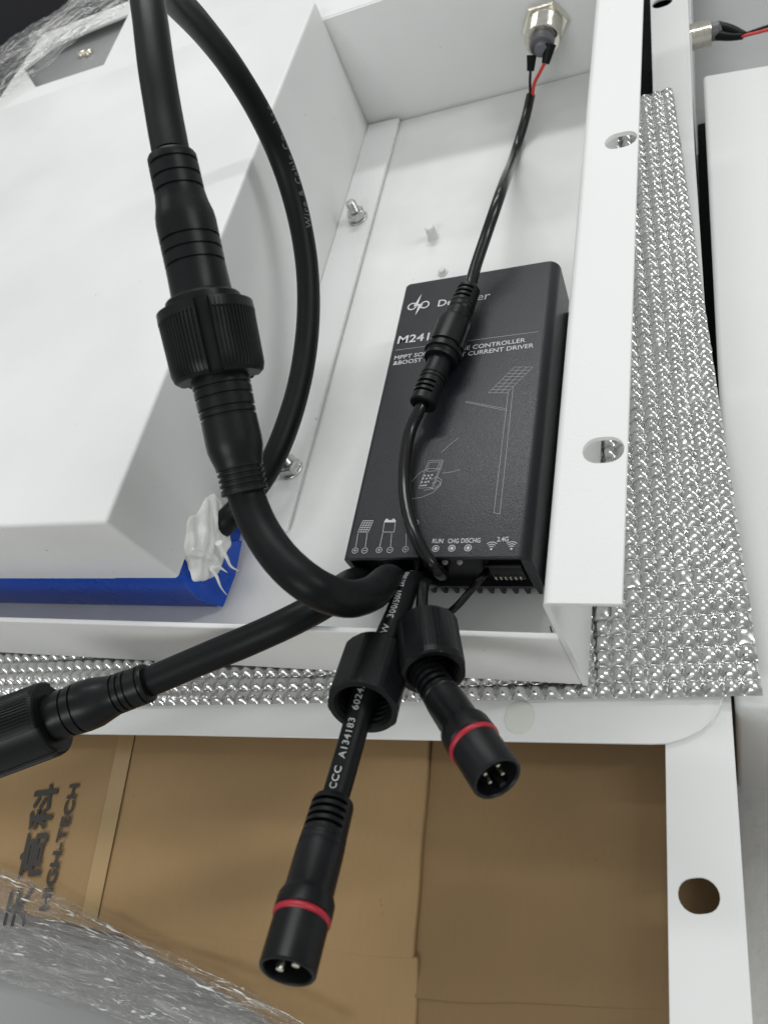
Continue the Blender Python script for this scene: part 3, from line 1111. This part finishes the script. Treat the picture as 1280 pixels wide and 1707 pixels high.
prof = [(0, 4.2), (0.1, 4.9), (1.0, 6.0), (2.2, 6.3), (15.2, 6.5), (16.2, 6.6), (16.6, 6.35), (17.4, 6.35), (17.8, 6.65), (19.6, 6.7), (20.0, 6.45), (20.7, 6.45), (21.1, 6.75), (36, 6.75), (38.0, 7.4), (39.2, 7.75), (43.4, 7.8), (43.8, 7.5), (43.9, 6.0)]
k = LP / 62.0
prof = [(a * k, b * KS) for a, b in prof]
revolve('strain_relief', D0, D1, fine(prof, 2.6 * k, 15.0 * k, 4), 'plastic', lead_d, n=96, mod=boot_slots(2.6 * k, 15.0 * k, 4, 1.3, 1.05, -0.15))
tip = [(43.5 * k, 5.0), (43.5 * k, 6.9), (46.2 * k, 6.95), (46.4 * k, 7.35), (61.4 * k, 7.3), (62 * k, 7.0), (62.05 * k, 6.5), (61.6 * k, 6.2), (52 * k, 6.1), (52 * k, 0.1)]
tip = [(a, b * KS) for a, b in tip]
shell_d = revolve('plug_shell', D0, D1, tip, 'plastic', lead_d, n=64)
torus('sealing_ring', D0, D1, 45.0 * k, 6.75 * KS, 0.95, 'red_rubber', shell_d)
o_, t_, u_, w_ = axis_frame(D0, D1)
pd = (u_ * math.cos(0.75) + w_ * math.sin(0.75))
for s_ in (-1, 1):
    b_ = o_ + t_ * (51.5 * k) + w_ * (2.3 * s_) - u_ * (0.9 * s_ - 0.3)
    revolve('contact_pin', b_, b_ + t_, [(0, 1.15), (8.2 * k, 1.15), (9.4 * k, 0.85), (9.7 * k, 0.1)], 'pin', shell_d, n=20, smooth=50)


# loose union nuts, hollow, threaded inside
def union_nut(parent, a, b, R, r_in, mod, n=360):
    Ln = (Vector(b) - Vector(a)).length
    prof = [(0, r_in * 0.62), (0, R - 1.2), (0.35, R - 0.35), (1.0, R), (Ln - 2.4, R), (Ln - 2.3, R + 0.02), (Ln - 0.5, R), (Ln, R - 0.5), (Ln + 0.02, r_in + 0.9)]
    z = Ln - 0.4
    prof += [(z, r_in + 0.4)]
    i = 0
    while z > 4.5:
        prof += [(z - 0.5, r_in), (z - 1.0, r_in), (z - 1.5, r_in + 0.8), (z - 1.7, r_in + 0.8)]
        z -= 1.9
    prof += [(3.0, r_in + 0.4), (2.6, r_in * 0.62)]
    return revolve('union_nut', a, b, prof, 'plastic', parent, n=n, mod=mod, closed=True, smooth=22)


def flats_mod(R, nflat, phase, amp, knurl_from=None, knurl_to=None, teeth=100):
    def mod(j, s, a, r):
        if r < R - 1.6:
            return r
        da = ((a - phase + math.pi / nflat) % (2 * math.pi / nflat)) - math.pi / nflat
        rr = min(r, (R - amp) / math.cos(da))
        if knurl_from is not None and 3 <= j <= 4:
            aa = a % (2 * math.pi)
            if knurl_from < aa < knurl_to and math.cos(a * teeth) < 0.15:
                rr -= 0.22
        return rr
    return mod


union_nut(lead_d, (-91.8, 68.3, 47.9), (-89.3, 50.9, 56.5), 9.9, 7.0, flats_mod(9.9, 8, 0.35, 0.5))

# ---- four-pin lead
lead_e = thing('dimming_lead', 'thin black lead under the controller ending in short four-pin plug', 'cable', (-92, 108, 12))
path_e = [(-92.6, 114, 14.0), (-92.8, 108, 14.6)] + [(-86.9, 96.5, 35.6), (-82.2, 84.8, 45.2), (-79.5, 76.3, 48.8), (-77.5, 68.9, 49.7), (-75.6, 63.7, 49.4), (-74.4, 61.4, 49.9)]
tube('cable_jacket', path_e, 1.8, 'pvc', lead_e, n=20)
E0, E1 = (-76.9, 64.8, 49.4), (-49.9, 35.6, 61.3)
LE = (Vector(E1) - Vector(E0)).length
prof = [(0, 2.4), (0.1, 4.3), (1.0, 5.3), (2.0, 5.5), (14.5, 5.7), (15.5, 5.8), (15.9, 5.5), (16.6, 5.5), (17.0, 5.9), (19.0, 6.0), (30.0, 6.1), (33, 7.3), (34.5, 7.6), (39.0, 7.7), (39.4, 7.4), (39.5, 6.0)]
ke = LE / 56.0
prof = [(a * ke, b * KS) for a, b in prof]
revolve('strain_relief', E0, E1, fine(prof, 2.2 * ke, 14.2 * ke, 4), 'plastic', lead_e, n=96, mod=boot_slots(2.2 * ke, 14.2 * ke, 4, 1.15, 1.1, 0.1))
tip = [(39.2 * ke, 5.0), (39.2 * ke, 6.8), (41.6 * ke, 6.9), (41.8 * ke, 7.25), (55.4 * ke, 7.2), (56 * ke, 6.9), (56.05 * ke, 6.3), (55.6 * ke, 6.0), (49 * ke, 5.9), (49 * ke, 0.1)]
tip = [(a, b * KS) for a, b in tip]
shell_e = revolve('plug_shell', E0, E1, tip, 'plastic', lead_e, n=64)
torus('sealing_ring', E0, E1, 40.5 * ke, 6.75 * KS, 0.9, 'red_rubber', shell_e)
o_, t_, u_, w_ = axis_frame(E0, E1)
for i in range(4):
    a = math.radians(38 + 90 * i)
    b_ = o_ + t_ * (48.5 * ke) + (u_ * math.cos(a) + w_ * math.sin(a)) * 2.5
    revolve('contact_pin', b_, b_ + t_, [(0, 0.62), (4.4 * ke, 0.62), (5.4 * ke, 0.4), (5.6 * ke, 0.05)], 'pin', shell_e, n=14, smooth=50)
b_ = o_ + t_ * (48.5 * ke) - u_ * 4.2
revolve('key_rib', b_, b_ + t_, [(0, 0.9), (6.3 * ke, 0.9), (6.4 * ke, 0.1)], 'plastic', shell_e, n=12)
union_nut(lead_e, (-79.7, 78.8, 45.4), (-73.5, 63.1, 50.5), 9.2, 6.6, flats_mod(9.2, 6, 0.2, 0.45, 4.2, 6.2, 84))

# ---- antenna stub
ant = thing('antenna_wire', 'short thin black antenna wire sticking out under the controller end', 'antenna', (-72.7, 108.0, 20.6))
tube('wire', [(-74.2, 112.0, 13.9), (-73.9, 107.0, 19.6), (-77.7, 102.8, 18.0), (-81.5, 97.4, 18.0), (-85.5, 94.1, 17.0)], 1.25, 'pvc', ant, n=14, step=1.0)
revolve('end_cap', (-83.9, 95.6, 17.5), (-86.2, 93.3, 17.0), [(0, 1.3), (0.2, 1.6), (2.6, 1.65), (3.3, 1.2), (3.5, 0.1)], 'pvc', ant, n=16, smooth=50)

# ---- button lead: mini waterproof coupling lying on the controller face
lead_f = thing('button_lead', 'thin black lead from the push button across the controller with small coupling', 'cable', (-98.8, 200.0, 30.0))
F0, F1 = (-88.6, 223.3, 36.2), (-98.9, 167.6, 36.2)
LF = (Vector(F1) - Vector(F0)).length
kf = LF / 200.0
path_f = [(-84.8, 385.0, 10.1), (-86.6, 372.0, 7.6), (-91.4, 352.0, 2.6), (-78.9, 266.3, 44.0), (-84.0, 245.7, 40.0), (-87.2, 231.7, 37.5), (-88.5, 222.8, 36.3), (-89.3, 218.9, 36.2)]
tube('upper_cable', path_f, 2.35, 'pvc', lead_f, n=20)
prof = [(0, 2.6), (0.1, 4.0), (3, 4.55), (30, 4.75), (32, 4.9), (34, 4.6), (36, 4.6), (38, 4.9), (41, 4.9), (43, 4.6), (45, 4.6), (47, 4.9), (62, 4.7), (64, 5.0), (68, 5.4)]
prof = [(a * kf, b) for a, b in prof]
revolve('strain_relief', F0, F1, fine(prof, 5 * kf, 29 * kf, 3), 'plastic', lead_f, n=72, mod=boot_slots(5 * kf, 29 * kf, 3, 1.1, 1.0, 0.2))
prof = [(58, 4.4), (59, 5.4), (64, 6.6), (70, 6.9), (105, 6.9), (106, 6.2), (110, 6.2), (111, 7.0), (117, 7.1), (118, 6.2), (122, 5.9), (124, 6.4), (128, 6.3), (129, 4.4)]
prof = [(a * kf, b) for a, b in prof]


def wing(j, s, a, r):
    if 60 * kf < s < 107 * kf:
        for c in (0.75, 0.75 + 2.1, 0.75 + 4.2):
            dd = abs((a - c + math.pi) % (2 * math.pi) - math.pi)
            if dd < 0.16:
                return r - 0.9
    return r


revolve('coupling_ring', F0, F1, prof, 'plastic', lead_f, n=96, mod=wing, smooth=28)
prof = [(120, 4.2), (130, 4.6), (152, 4.65), (153, 4.9), (155, 4.9), (156, 4.5), (158, 4.5), (159, 4.9), (161, 4.9), (162, 4.5), (164, 4.5), (165, 4.9), (188, 4.9), (198, 4.95), (200, 4.6), (200.5, 3.4), (198, 2.2)]
prof = [(a * kf, b) for a, b in prof]
revolve('strain_relief', F0, F1, fine(prof, 168 * kf, 190 * kf, 3), 'plastic', lead_f, n=72, mod=boot_slots(168 * kf, 190 * kf, 3, 1.1, 1.0, 0.2))
path_f2 = [(-98.7, 170.6, 36.2), (-99.5, 166.5, 36.0), (-102.4, 158.5, 34.5), (-102.9, 147.6, 33.5), (-101.5, 136.5, 33.0), (-98.2, 125.3, 33.5), (-93.5, 115.0, 34.0), (-89.4, 108.6, 32.5), (-86.7, 105.0, 30.7), (-86.6, 106.0, 24.8), (-91.5, 113.0, 9.2)]
tube('lower_cable', path_f2, 2.2, 'pvc', lead_f, n=20)

# ================================================================== push buttons
def hexmod(rmin):
    return lambda j, s, a, r: r / math.cos(((a + math.pi / 6) % (math.pi / 3)) - math.pi / 6) if r > rmin else r


def push_button(base, d, label, rk=1.0):
    t = thing('push_button', label, 'button', base, 'push buttons')
    b, d = Vector(base), Vector(d).normalized()
    e = b + d
    revolve('hex_nut', b, e, [(0.1, 10.0 * rk), (0.5, 10.4 * rk), (2.8, 10.4 * rk), (3.3, 9.8 * rk), (3.35, 7 * rk)], 'nickel', t, n=72, mod=hexmod(9.0 * rk))
    pr = [(0.2, 8.6 * rk)]
    for i in range(12):
        pr += [(3.5 + i * 0.9, 8.6 * rk), (3.95 + i * 0.9, 8.85 * rk)]
    pr += [(14.4, 8.6 * rk), (14.9, 8.2 * rk), (14.9, 4.0)]
    revolve('threaded_barrel', b, e, pr, 'nickel', t, n=40, smooth=25)
    revolve('rear_body', b, e, [(14.8, 5.4 * rk), (15.1, 6.0 * rk), (18.5, 6.0 * rk), (19.2, 5.2 * rk), (19.3, 3.4), (22.5, 3.2), (22.8, 0.2)], 'grey_plastic', t, n=40)
    return t


B0 = (-75.2, 410.4, 30.6)
btn = push_button(B0, (-0.02, -1, -0.05), 'nickel push button with hex nut on the tray back wall')
bb = Vector(B0)
sleeve_end = Vector((-84.8, 385.0, 10.1))
t1a = Vector((-80.6, 389.0, 28.1))
t1b = Vector((-82.2, 386.0, 22.3))
t2a = Vector((-71.5, 391.0, 29.8))
t2b = Vector((-74.4, 386.0, 23.9))
tube('heat_shrink_sleeve', [t1a, t1a.lerp(t1b, .5), t1b], 2.5, 'rubber', btn, n=14, step=1.0, r1=1.8)
tube('heat_shrink_sleeve', [t2a, t2a.lerp(t2b, .5), t2b], 3.2, 'rubber', btn, n=14, step=1.0, r1=1.9)
tube('black_wire', [t1b - (t1b - t1a) * 0.2, (-83.8, 386.0, 16.4), sleeve_end + Vector((0, -2, -2))], 0.75, 'pvc', btn, n=10, step=1.0)
tube('red_wire', [t2b - (t2b - t2a) * 0.2, (-78.0, 385.0, 20.5), (-81.7, 385.0, 15.8), sleeve_end + Vector((0.5, -2, -2))], 0.85, 'red_wire', btn, n=10, step=1.0)

# ================================================================== aluminium bubble foil under the tray
foil_o = Vector((7.6, 80.4))
du, dv = Vector((-0.9966, -0.0822)), Vector((-0.0822, 0.9966))
PITCH = 5.3
NS = 10
fv, ff, idx = [], [], {}


def foil_vert(i, j):
    if (i, j) in idx:
        return idx[(i, j)]
    a, b = i / NS, j / NS
    ca, cb = math.floor(a), math.floor(b)
    fa, fb = a - ca, b - cb
    rnd = random.Random(ca * 7919 + cb * 104729)
    hx, hy, hh = rnd.uniform(-.05, .05), rnd.uniform(-.05, .05), rnd.uniform(0.88, 1.08)
    xa, xb = (fa - .5 - hx * (1 - abs(2 * fa - 1))) * 2, (fb - .5 - hy * (1 - abs(2 * fb - 1))) * 2
    ea, eb = 1 - min(1, abs(xa)), 1 - min(1, abs(xb))
    # flattened dome inside each cell, low saddle along the row, hard crease between rows
    popped = 0.5 if rnd.random() < 0.03 else 1.0
    h = 2.0 * hh * popped * max(0, 1 - min(1, abs(xa)) ** 2.1) * max(0, 1 - min(1, abs(xb)) ** 2.6) + noise.noise(Vector((a * 2.3, b * 2.3, 5))) * 0.05
    p = foil_o + du * (a * PITCH) + dv * (b * PITCH)
    q = Vector((p.x, p.y, 0))
    crk = noise.noise(q * 0.55) * 0.06 + noise.noise(q * 1.8) * 0.05
    wave = noise.noise(q * 0.012) * 1.1 + noise.noise(q * 0.05) * 0.35
    j2 = Vector((noise.noise(q * 1.3 + Vector((4, 0, 0))), noise.noise(q * 1.3 + Vector((0, 4, 0))))) * 0.07
    edge = noise.noise(Vector((q.x * .25, q.y * .25, 3))) * 0.25 if (i == 0 or j == 0) else 0
    fv.append((p.x + j2.x + edge, p.y + j2.y + edge, -4.4 + h + crk + wave))
    idx[(i, j)] = len(fv) - 1
    return idx[(i, j)]


NU, NV = 59, 58
for ca in range(NU):
    for cb in range(NV):
        if ca > 11 and cb > 6:
            continue
        for i in range(NS):
            for j in range(NS):
                I, J = ca * NS + i, cb * NS + j
                ff.append([foil_vert(I, J), foil_vert(I + 1, J), foil_vert(I + 1, J + 1), foil_vert(I, J + 1)])
foil = thing('foil_sheet', 'silver bubble-textured foil sheet lying under the white tray', 'foil', (-50, 150, -6))
fo = make('bubble_face', fv, ff, 'foil', foil, smooth=50)
# thin edge band and flat backing sheet
c00 = foil_o
c10 = foil_o + du * (NU * PITCH)
c11 = c10 + dv * (NV * PITCH)
c01 = foil_o + dv * (NV * PITCH)
v, f = prism_data([(c00.x - .6, c00.y + .5), (c10.x, c10.y + .5), (c11.x, c11.y), (c01.x - .6, c01.y)], -6.1, -5.0)
make('backing_sheet', v, f, 'foil', foil)

# ================================================================== lower housing: slotted flange strip and front panel
low = thing('sheet_metal_housing', 'lower white housing whose slotted flange strip crosses the cardboard at right', 'housing', (-20, 200, -70))
inner = [(-17.65, -17.86), (-18.11, -6.18), (-19.51, 64.97), (-27.39, 399.80), (-29.67, 478.14)]
outer = [(-11.27, 467.94), (-9.65, 348.82), (-2.25, 80.83), (0.09, -2.56), (0.55, -13.89)]
i0, i1 = Vector(inner[-2]), Vector(inner[-1])
o0, o1 = Vector(outer[1]), Vector(outer[0])
inner.append(tuple(i1 + (i1 - i0) * 1.2))
outer.insert(0, tuple(Vector(outer[0]) + (o1 - o0) * 1.0))
plate('slotted_strip', inner + outer, [slot_outline(*[(-10.71, 24.83)][0], 10.6, 8.8, 0.25), slot_outline(*[(-23.30, 472.19)][0], 10.6, 9.0, 0.05)], -9.6, -8.0, 'white_old', low, bev=0.3)
# folded outer lip along the strip
ov = [Vector(p) for p in outer]
lv, lf = [], []
for p in ov:
    lv += [(p.x - 0.2, p.y, -8.1), (p.x + 1.2, p.y, -8.1), (p.x + 1.2, p.y, -26), (p.x - 0.2, p.y, -26)]
for i in range(len(ov) - 1):
    for a, b in ((0, 1), (1, 2), (2, 3), (3, 0)):
        lf.append([i * 4 + a, i * 4 + b, (i + 1) * 4 + b, (i + 1) * 4 + a])
lf += [[0, 1, 2, 3], [(len(ov) - 1) * 4 + k for k in range(4)]]
make('outer_lip', lv, lf, 'white_old', low)
# front panel with the big rounded corner, lying on the strip
fp = [(-308.19, 44.39), (-194.16, 52.77), (-96.74, 59.22), (-23.28, 64.21), (-18.71, 64.78), (-14.03, 66.61), (-9.37, 69.48), (-6.03, 72.96), (-4.14, 76.53), (-3.39, 80.24)]
fp += [(fp[-1][0] - 2, 110.0), (-330.0, 110.0)]
plate('front_panel', fp, [], -7.9, -6.4, 'white_old', low, bev=0.3)
kp = [(-63.75, 69.18)][0]
plate('hole_plug', slot_outline(kp[0], kp[1], 10.8, 9.6, 1.4), [], -6.35, -6.05, 'plug', low, bev=0.1)

# ================================================================== neighbouring housing on the right
nb = thing('battery_cover', 'white box-shaped cover at the right edge beside the foil', 'cover', (80, 240, -125))
v, f = prism_data([[(-3.79, 407.17)][0], [(-0.04, 80.25)][0], (190, 70.5), (210, 378)], -130, -15)
bm = bmesh.new()
bv = [bm.verts.new(p) for p in v]
for q in f:
    bm.faces.new([bv[i] for i in q])
bmesh.ops.recalc_face_normals(bm, faces=bm.faces)
bmesh.ops.bevel(bm, geom=bm.edges[:], offset=2.0, segments=3, profile=0.5, affect='EDGES')
bm.verts.index_update()
make('shell', [x.co.copy() for x in bm.verts], [[x.index for x in q.verts] for q in bm.faces], 'white_old', nb, smooth=35)
bm.free()
nt_ = thing('sheet_metal_housing', 'white housing at the top right corner carrying the second push button', 'housing', (40, 600, -70))
box('floor_panel', (-10, 260, 420, 900, -72, -70), 'grey_sheet', nt_, bev=0.3)  # white floor coloured grey to stand for the shade on it
v = [(-11.6, 452, -70), (-10.2, 452, -70), (-19.5, 900, -70), (-21, 900, -70)]
wv, wf = prism_data([(-10.2, 300), (-8.6, 300), (-10.6, 900), (-12.2, 900)], -70, -26.2)
make('left_wall', wv, wf, 'white_old', nt_)
fb0 = box('gap_shade_strip', (-60, -15, 400, 640, -70, -13), 'foam', None, bev=1.0)  # added black strip stands in for the shade inside the slit
tag(fb0, 'black strip added as shade in the slit between the two flanges at the top', 'foam')
fb = box('gap_shade_strip', (-7.6, -0.4, 150, 405, -120, -40), 'foam', None, bev=1.0)  # added black strip stands in for the shade of the deep gap
tag(fb, 'black strip added as shade in the gap between foil and right-hand cover', 'foam')

B2 = (-13.8, 471.2, -31.0)
btn2 = push_button((B2[0], B2[1], -31), (1, -0.02, 0.0), 'second push button with black-sleeved wires at the top right corner', 0.78)
e0 = Vector((B2[0] + 18, B2[1], -31))
e1 = [17.355976141763122, 460.32167852401534, -31.0]
e2 = [32.02356987236986, 460.3567162033056, -31.0]
tube('heat_shrink_sleeve', [e0 + Vector((0, 2, 1)), (e0 + Vector(e1)) / 2 + Vector((0, 1.5, 1)), Vector(e1)], 2.9, 'rubber', btn2, n=14, step=1, r1=1.7)
tube('heat_shrink_sleeve', [e0 + Vector((0, -3, -1)), (e0 + Vector(e1)) / 2 + Vector((0, -2.2, -1)), Vector(e1) + Vector((-1, -1, 0))], 2.7, 'rubber', btn2, n=14, step=1, r1=1.6)
tube('black_wire', [Vector(e1) - Vector((2, 0, 0)), Vector(e1).lerp(Vector(e2), .5) + Vector((0, 2, 0)), Vector(e2) + Vector((6, 3, 0))], 0.8, 'pvc', btn2, n=10, step=1)
tube('red_wire', [Vector(e1) - Vector((2, 0.8, 0)), Vector(e1).lerp(Vector(e2), .5) + Vector((0, -1, 0)), Vector(e2) + Vector((6, -1, 0))], 0.85, 'red_wire', btn2, n=10, step=1)


# ================================================================== cardboard boxes
def carton(label, poly, flap, z0, z1, mat, jitter):
    """poly: outline of the lid (last-but-one edge carries the flap); flap: sloping quad of 3-D points in front of the crease"""
    t = thing('cardboard_box', label, 'box', (poly[0][0], poly[0][1], z0), 'cartons below the housings')

    def crumple(bm, nm):
        bmesh.ops.recalc_face_normals(bm, faces=bm.faces)
        bmesh.ops.bevel(bm, geom=bm.edges[:], offset=1.0, segments=3, profile=0.5, affect='EDGES')
        bmesh.ops.subdivide_edges(bm, edges=[e for e in bm.edges if e.calc_length() > 25], cuts=20, use_grid_fill=True)
        for x in bm.verts:
            x.co += Vector((noise.noise(x.co * 0.05), noise.noise(x.co * 0.05 + Vector((7, 0, 0))), noise.noise(x.co * 0.03 + Vector((0, 9, 0))))) * jitter
        bm.verts.index_update()
        make(nm, [x.co.copy() for x in bm.verts], [[x.index for x in q.verts] for q in bm.faces], mat, t, smooth=40)
        bm.free()
    bm = bmesh.new()
    v, f = prism_data(poly, z0, z1)
    bv = [bm.verts.new(p) for p in v]
    for q in f:
        bm.faces.new([bv[i] for i in q])
    crumple(bm, 'carton_body')
    bm = bmesh.new()
    n = len(flap)
    bv = [bm.verts.new(p) for p in flap] + [bm.verts.new((p[0], p[1], p[2] - 3.4)) for p in flap]
    for q in [list(range(n)), list(range(n, 2 * n))] + [[i, (i + 1) % n, n + (i + 1) % n, n + i] for i in range(n)]:
        bm.faces.new([bv[i] for i in q])
    crumple(bm, 'front_flap')
    return t


seam_b, seam_f = [(-99.03, 61.71), (-92.71, -5.35)]
ck = [(-211.64, -16.19)][0]
cl = carton('lighter cardboard box printed HIGH-TECH at the lower left', [(-420, 140), (seam_b[0] - 7, 150), (seam_f[0] - .2, seam_f[1]), ck, (-420, -22.0)],
            [(ck[0] + 1, ck[1] + 1.6, -19.7), (seam_f[0] + 1.2, seam_f[1] + 1.6, -19.7), (seam_f[0] + 3.0, seam_f[1] - 62, -34), (-132.7, -33.9, -34.0)], -124, -20, 'card', 0.8)
rb = [(-90.10, -14.52), (-19.14, -4.32)]
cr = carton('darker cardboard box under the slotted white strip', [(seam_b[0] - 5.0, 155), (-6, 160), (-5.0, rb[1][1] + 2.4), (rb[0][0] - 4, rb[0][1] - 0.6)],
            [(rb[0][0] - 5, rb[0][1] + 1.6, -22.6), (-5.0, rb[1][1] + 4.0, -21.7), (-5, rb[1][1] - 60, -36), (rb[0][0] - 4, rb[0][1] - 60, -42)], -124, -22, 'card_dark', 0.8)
# tape and carton print
tp = [(-234.79, 53.78), (-226.74, 54.44), (-215.95, -13.61), (-223.42, -13.83)]
tz = -19.15
v = [(tp[0][0] - 2, 90, tz), (tp[1][0] - 2, 90, tz), (tp[1][0], tp[1][1], tz), (tp[2][0], tp[2][1], tz), (tp[3][0], tp[3][1], tz), (tp[0][0], tp[0][1], tz)]
make('packing_tape', v, [[0, 1, 2, 5], [5, 2, 3, 4]], 'tape', cl)
hb = [(-240.17, -14.07), (-246.95, 31.57)]
tz = -19.2
for ox, oy in ((0, 0), (0.38, 0.0), (0.19, 0.38)):
    sh_ = lambda p: (p[0] + ox, p[1] + oy)
    flat_text('carton_print', 'HIGH-TECH', sh_(hb[0]), sh_(hb[1]), 4.6, tz, 'ink', cl, bold=0.012)
    flat_text('carton_print', '\u9ad8\u79d1', sh_([(-251.18, -3.95), (-258.53, 30.83)][0]), sh_([(-251.18, -3.95), (-258.53, 30.83)][1]), 9.2, tz, 'ink', cl, bold=0.014)
    flat_text('carton_print', '\u5929', sh_([(-249.48, -21.09), (-252.44, -7.57)][0]), sh_([(-249.48, -21.09), (-252.44, -7.57)][1]), 9.2, tz, 'ink', cl, bold=0.014)
    tz += 0.03


# ================================================================== stretch film
def film_sheet(name, label, rows, amp, seed, nu=150, nv=70, folds=60):
    """rows: list of 3-D polylines (equal counts), lofted and crumpled"""
    R_ = [[Vector(p) for p in r] for r in rows]

    def lerp_row(r, u):
        x = u * (len(r) - 1)
        i = min(int(x), len(r) - 2)
        return r[i].lerp(r[i + 1], x - i)
    v, f = [], []
    for j in range(nv + 1):
        y = j / nv * (len(R_) - 1)
        jj = min(int(y), len(R_) - 2)
        k = y - jj
        for i in range(nu + 1):
            u = i / nu
            p = lerp_row(R_[jj], u).lerp(lerp_row(R_[jj + 1], u), k)
            q = Vector((u * 3.2, j / nv * 13 + u * 1.5, seed))
            fold = 2.0 * (1 - abs(noise.noise(q))) ** 3 + 1.2 * (1 - abs(noise.noise(q * 2.1 + Vector((5, 0, 0))))) ** 4 + 0.5 * (1 - abs(noise.noise(q * 4.7))) ** 4
            v.append(p + Vector((noise.noise(q * 1.7) * 0.6, noise.noise(q * 1.9 + Vector((3, 3, 3))) * 0.6, fold - 0.8)) * amp)
    for j in range(nv):
        for i in range(nu):
            a = j * (nu + 1) + i
            f.append([a, a + 1, a + nu + 2, a + nu + 1])
    t = thing(name, label, 'film', tuple(v[(nv // 2) * (nu + 1) + nu // 2]))
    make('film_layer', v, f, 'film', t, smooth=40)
    # thin whitish folds added to read as bright glints on the film
    rnd = random.Random(int(seed * 10))
    V, F = [], []
    for _ in range(folds):
        i0, j0 = rnd.randint(2, nu - 12), rnd.randint(2, nv - 3)
        ln = rnd.choice((4, 5, 6, 8, 10, 14, 24))
        rad = rnd.choice((0.07, 0.09, 0.12, 0.16, 0.3)) * (1.6 if ln < 7 else 1)
        drift = rnd.uniform(-0.35, 0.35)
        pts = []
        for k in range(ln):
            ii = min(nu, i0 + k)
            jj = j0 + drift * k + 2.6 * noise.noise(Vector((k * 0.22, i0, j0)))
            jj = int(min(nv, max(0, jj)))
            pts.append(Vector(v[jj * (nu + 1) + ii]) + Vector((0, 0, 0.35)))
        pts = [pts[0]] + [(pts[k - 1] + pts[k] * 2 + pts[k + 1]) / 4 for k in range(1, len(pts) - 1)] + [pts[-1]]
        T, N = frames(pts)
        b0 = len(V)
        for k, p in enumerate(pts):
            B = T[k].cross(N[k])
            r = rad * math.sin(math.pi * (k + 0.4) / (len(pts) - 0.2)) * max(0.05, 0.5 + 1.6 * noise.noise(p * 0.5))
            for a in range(6):
                an = math.pi * a / 3
                V.append(p + (N[k] * math.cos(an) + B * math.sin(an)) * max(0.02, r))
        for k in range(len(pts) - 1):
            for a in range(6):
                F.append([b0 + k * 6 + a, b0 + k * 6 + (a + 1) % 6, b0 + (k + 1) * 6 + (a + 1) % 6, b0 + (k + 1) * 6 + a])
    fo_ = make('film_glint_folds', V, F, 'film_fold', t, smooth=60)
    tag(fo_, kind='stuff')
    return t


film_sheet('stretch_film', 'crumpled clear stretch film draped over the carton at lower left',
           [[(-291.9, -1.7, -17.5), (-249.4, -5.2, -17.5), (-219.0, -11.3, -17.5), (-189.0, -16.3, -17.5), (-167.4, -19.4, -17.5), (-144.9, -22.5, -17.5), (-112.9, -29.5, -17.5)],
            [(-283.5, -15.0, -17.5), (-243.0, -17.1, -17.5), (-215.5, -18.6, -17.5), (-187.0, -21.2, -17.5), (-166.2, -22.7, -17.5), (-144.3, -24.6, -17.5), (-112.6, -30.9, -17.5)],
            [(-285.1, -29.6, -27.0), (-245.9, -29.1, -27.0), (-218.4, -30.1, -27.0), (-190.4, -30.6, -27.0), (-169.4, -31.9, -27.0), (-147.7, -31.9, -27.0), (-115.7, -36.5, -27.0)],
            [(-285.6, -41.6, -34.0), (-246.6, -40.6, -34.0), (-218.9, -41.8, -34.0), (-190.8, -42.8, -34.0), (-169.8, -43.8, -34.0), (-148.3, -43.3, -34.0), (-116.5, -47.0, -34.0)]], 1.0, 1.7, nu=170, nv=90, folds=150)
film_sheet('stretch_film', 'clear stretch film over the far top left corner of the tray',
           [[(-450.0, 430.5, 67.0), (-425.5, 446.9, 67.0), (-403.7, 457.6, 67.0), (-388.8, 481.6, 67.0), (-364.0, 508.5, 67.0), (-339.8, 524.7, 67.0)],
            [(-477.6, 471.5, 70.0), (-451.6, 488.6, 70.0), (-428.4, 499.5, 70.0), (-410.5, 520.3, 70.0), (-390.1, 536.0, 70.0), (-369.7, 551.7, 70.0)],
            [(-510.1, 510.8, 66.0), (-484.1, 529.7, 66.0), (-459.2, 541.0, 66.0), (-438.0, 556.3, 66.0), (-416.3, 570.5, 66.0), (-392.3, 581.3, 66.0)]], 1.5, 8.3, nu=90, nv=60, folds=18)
rs = box('metal_sheet', (-400, -60, 536, 1000, 38, 40), 'grey_sheet', None, bev=0.5)
tag(rs, 'grey metal sheet behind the rear flange at the top of the photo', 'metal sheet')
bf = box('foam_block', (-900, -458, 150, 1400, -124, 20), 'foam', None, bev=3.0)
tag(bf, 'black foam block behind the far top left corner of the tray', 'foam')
gp = box('metal_sheet', (-520, -118, -260, -18, -38.5, -36.5), 'grey_sheet', None, bev=0.5)
tag(gp, 'grey painted metal panel in the lower left corner below the film', 'metal sheet')
fb2 = tube('fibre', [(-54.8, 98.4, 0.2), (-54.5, 97.3, 0.3), (-54.0, 96.3, 0.2)], 0.22, 'pvc', None, n=6, step=0.6)
tag(fb2, 'tiny black bristle on the tray floor near the front right corner', 'bristle')
# loose white thread by the foil corner
th = tube('thread', [(-3.2, 79.4, -5.0), (-4.1, 76.5, -5.0), (-5.3, 73.8, -5.0), (-6.5, 71.4, -5.5)], 0.12, 'white', None, n=6, step=1.0)
tag(th, 'loose white thread hanging from the foil corner', 'thread')
